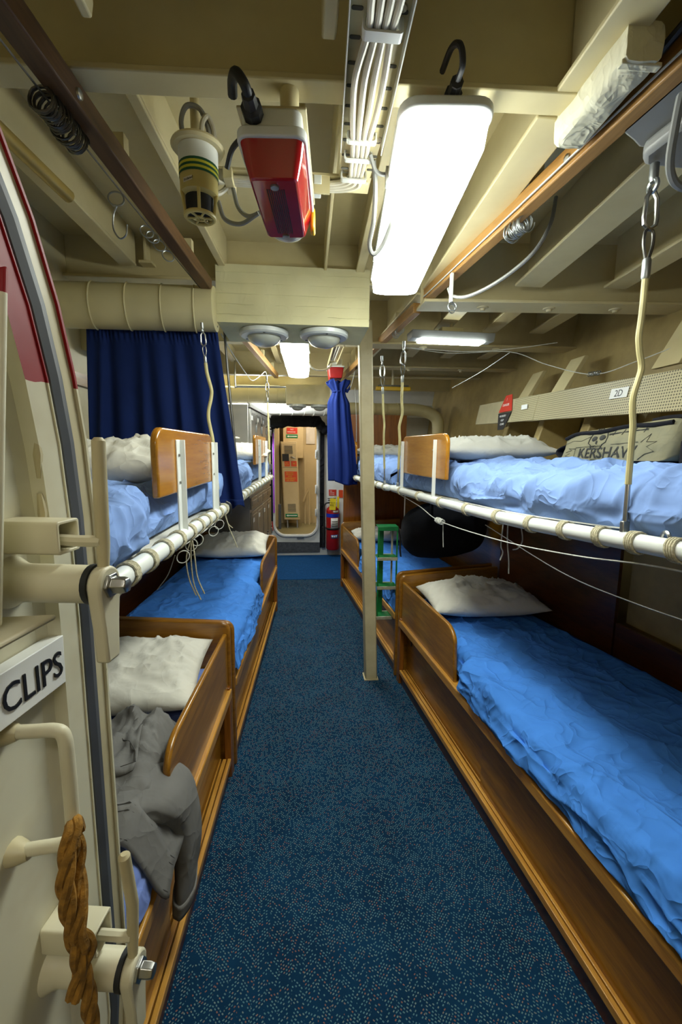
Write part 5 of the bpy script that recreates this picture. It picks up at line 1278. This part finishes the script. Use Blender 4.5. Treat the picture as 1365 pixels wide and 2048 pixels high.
# ---------------------------------------------------------------- trousers
def trousers():
    t = thing('trousers', 'grey cargo trousers flung over the edge of the near lower bunk', 'trousers', (-.5, 1.1, .57))
    def body(u, v):
        y = 1.40-.46*v-.10*(1-u)*v; xr = -.400+.045*smooth01((v-.25)/.4); xl = -.80
        x = xl+(xr-xl)*u+.0*v
        h = .600+.030*math.sin(PI*min(1, u*1.0))+wr(x*2, y*2, 31., 1.6)+.012*nz(u*3, v*3, 8.)
        h += .045*math.exp(-(((u-.62)/.10)**2+((v-.02)/.16)**2))+.03*math.exp(-((u-.80)/.05)**2)*(1-v)
        e = smooth01(min(v, 1-v)*10); h = .575+(h-.575)*(.35+.65*e)
        drop = smooth01((u-.86)/.14); h -= drop*(.07+.10*v)
        if u > .86: x += .028*drop
        return V((x, y, h))
    m = MB(); m.grid(body, 60, 60); m.build('seat', 'trouser_grey', t, thick=.012, angle=80)
    # waistband along the near edge, draped over the front edge
    def band(u, v):
        p = body(u, 1); q = body(u, .86); d = (p-q).normalized(); return q+(p-q)*v+V((0, 0, .013))+d*.01*v
    m = MB(); m.grid(band, 50, 8); m.build('waistband', 'trouser_grey', t, thick=.008, angle=80)
    for v in (.08, .25, .88):
        MB().tube([band(k/40, v)+V((0, 0, .005)) for k in range(41)], .0013, 5).build('seam', 'trouser_stitch', t)
    def pocket(u, v): p = body(.45+.33*u, .28+.36*v); return p+V((0, 0, .011))
    m = MB(); m.grid(pocket, 16, 14); m.build('pocket', 'trouser_grey', t, thick=.005, angle=80)
    MB().tube([pocket(*p)+V((0, 0, .004)) for p in [(0, 1), (.25, .98), (.5, .95), (.75, .9), (1, .85), (.95, .6), (.8, .35), (.62, .15), (.45, 0)]], .0013, 5).build('seam', 'trouser_stitch', t)
    # leg hanging down over the bunk front
    path = catmull([(-.47, 1.04, .615), (-.41, 1.08, .605), (-.362, 1.11, .56), (-.342, 1.14, .48), (-.334, 1.145, .38), (-.336, 1.125, .30), (-.340, 1.10, .235)], 7); N = len(path)
    def leg(u, v):
        i = v*(N-1); k = min(int(i), N-2); c = path[k].lerp(path[k+1], i-k); a = 2*PI*u
        w_ = .105-.05*v+.012*nz(v*5, 2.); th = .020+.018*math.sin(PI*v)
        tn = (path[k+1]-path[k]).normalized(); s = V((0, 1, 0)); nn = tn.cross(s).normalized()
        k2 = 1+.22*nz(math.cos(a)*1.6, v*4, math.sin(a)*1.6)
        return c+s*(w_*math.cos(a)*k2)+nn*(th*math.sin(a)*k2)
    m = MB(); m.grid(leg, 32, 46, wrapu=True); m.f.append(tuple(i*46 for i in range(32))); m.f.append(tuple(i*46+45 for i in range(32))); m.build('leg', 'trouser_grey', t, angle=75)
    def cuff(u, v): p = leg(u, .90+.10*v); c = path[-1]; return p+(p-c)*.06
    m = MB(); m.grid(cuff, 32, 5, wrapu=True); m.build('cuff', 'trouser_grey', t, thick=.006, angle=80)
trousers()

# ---------------------------------------------------------------- slack wires and strings
cord('slack_wire', [(.575, 2.72, 1.245), (.625, 2.30, 1.205), (.648, 2.0, 1.170), (.685, 1.45, 1.192), (.735, 1.1, 1.222), (.772, .86, 1.255), (.80, .6, 1.27)], .0022, 'wire_white', 'slack white wire hanging below the near right bunk rail', 'wire', 6)
spring('wire_coil', (.644, 2.03, 1.172), (.650, 1.96, 1.170), .012, 9, .002, 'wire_white', 'little coil of wire on the slack white wire', 'wire coil', .2)
cord('slack_wire', [(.70, 1.6, 1.22), (.76, 1.2, 1.15), (.80, .95, 1.14), (.84, .7, 1.15)], .0018, 'cable_grey', 'thin grey wire drooping under the near right bunk', 'wire', 5)
cord('rail_wire', [(.655, 2.0, 1.284), (.712, 1.44, 1.294), (.748, 1.06, 1.315), (.755, .96, 1.323)], .0022, 'steel', 'steel wire lying along the top of the right rail', 'wire', 6)
ring((.768, .845, 1.322), .013, (.2, 1, 0), (0, 0, 1), 'steel eye on top of the near right rail', .004, 'steel', name='rail_eye')
cord('tie_string', [(.665, 2.0, 1.165), (.664, 1.99, 1.11), (.668, 1.99, 1.045)], .0022, 'wire_white', 'short string hanging from the coil under the right rail', 'string', 5)
cord('tie_string', [(.765, 1.55, 1.235), (.768, 1.55, 1.16), (.778, 1.55, 1.09), (.781, 1.55, 1.04)], .0026, 'wire_white', 'long string hanging towards the crumpled pillow', 'string', 5)
cord('tie_string', [(.752, 1.56, 1.235), (.748, 1.56, 1.15), (.757, 1.56, 1.12), (.748, 1.56, 1.09)], .0026, 'wire_white', 'knotted string end under the right rail, behind the long one', 'string', 5)
cord('tie_string', [(.79, 1.5, 1.235), (.80, 1.5, 1.18), (.785, 1.5, 1.15), (.765, 1.5, 1.145)], .0024, 'wire_white', 'looped string end under the right rail, in front of the long one', 'string', 5)
cord('slack_wire', [(-.364, .80, 1.225), (-.366, 1.17, 1.212), (-.350, 1.5, 1.212), (-.345, 1.92, 1.215)], .0022, 'wire_white', 'white wire below the lashed rail of the near left bunk', 'wire', 6)
for k, (dx, dz, lb) in enumerate(((-.01, .0, 'leftmost of three loose cord ends hanging from the left rail'), (.004, -.015, 'middle of three loose cord ends hanging from the left rail'), (.016, .005, 'rightmost of three loose cord ends hanging from the left rail'))):
    cord('tie_string', [(-.350, 1.38, 1.225), (-.358+dx, 1.375, 1.16), (-.352+dx, 1.375, 1.09+dz), (-.332+dx, 1.375, 1.035+dz)], .0024, 'lash_rope', lb, 'string', 5)
for k, (c, lb) in enumerate((((-.352, 1.38, 1.198), 'ring of curtain wire at the string knot on the left rail'), ((-.345, 1.43, 1.203), 'ring of curtain wire just past the string knot'), ((-.352, 1.28, 1.185), 'ring of curtain wire before the string knot'), ((-.34, 1.66, 1.19), 'ring of curtain wire under the left leeboard'), ((-.335, 1.75, 1.20), 'ring of curtain wire under the far end of the left leeboard'))):
    ring(c, .018, (.9, .4, 0), (.1, .1, 1), lb, .0016, 'wire_white')
cord('tie_string', [(-.349, 1.95, 1.225), (-.33, 1.95, 1.15), (-.31, 1.95, 1.10), (-.297, 1.95, 1.062)], .0026, 'lash_rope', 'loose cord end hanging at the far end of the left rail', 'string', 5)
cord('tie_string', [(-.352, 1.95, 1.225), (-.335, 1.95, 1.17), (-.315, 1.95, 1.15)], .0026, 'lash_rope', 'short cord end at the far end of the left rail', 'string', 5)
cord('tie_string', [(-.375, 1.28, 1.19), (-.40, 1.29, 1.13), (-.437, 1.3, 1.08)], .0014, 'wire_white', 'fine thread hanging behind the left rail', 'string', 5)
cord('rail_knot', [(-.345, 1.97, 1.265), (-.325, 1.965, 1.25), (-.33, 1.97, 1.215), (-.355, 1.97, 1.22), (-.365, 1.965, 1.25)], .006, 'cable_black', 'dark loop at the far end of the left rail', 'loop', 6)
cord('sagging_string', [(.60, 2.62, 2.10), (.85, 2.55, 2.06), (1.154, 2.45, 2.055), (1.30, 2.3, 1.96), (1.425, 2.1, 1.882), (1.50, 1.92, 1.91), (1.562, 1.75, 1.95)], .0024, 'wire_white', 'white string sagging across below the deckhead to the hull', 'string', 5)
cord('sagging_string', [(.62, 2.58, 2.09), (.9, 2.5, 2.06), (1.15, 2.45, 2.07), (1.40, 2.4, 2.10)], .0022, 'wire_white', 'upper white string under the bolted beam', 'string', 5)
cord('sagging_string', [(1.02, 3.0, 1.93), (1.10, 2.7, 1.99), (1.154, 2.45, 2.05)], .0018, 'wire_white', 'thin string slanting down towards the far upper bunk', 'string', 5)
spring('wire_coil', (1.41, 2.12, 1.884), (1.44, 2.07, 1.886), .010, 8, .002, 'galv', 'small wire coil on the sagging string by the hull panel', 'wire coil', .2)
cord('sagging_string', [(-.43, 2.44, 2.10), (-.41, 2.75, 2.05), (-.38, 3.1, 2.0), (-.36, 3.25, 1.985), (-.32, 3.35, 2.03), (-.29, 3.5, 2.09), (-.285, 3.6, 2.06)], .003, 'wire_white', 'white string looping past the far batten', 'string', 5)
cord('curtain_wire', [(-.62, 4.2, 2.30), (-.62, 4.2, 2.08), (-.58, 4.2, 2.07), (-.16, 4.2, 2.075)], .008, 'steel', 'steel tube crossing above the lockers', 'tube', 8)
cord('hanging_wire', [(.50, 4.3, 2.1), (.515, 4.3, 1.85), (.52, 4.3, 1.6), (.51, 4.3, 1.5)], .003, 'wire_white', 'thin pale wire hanging behind the blue curtain', 'wire', 5)
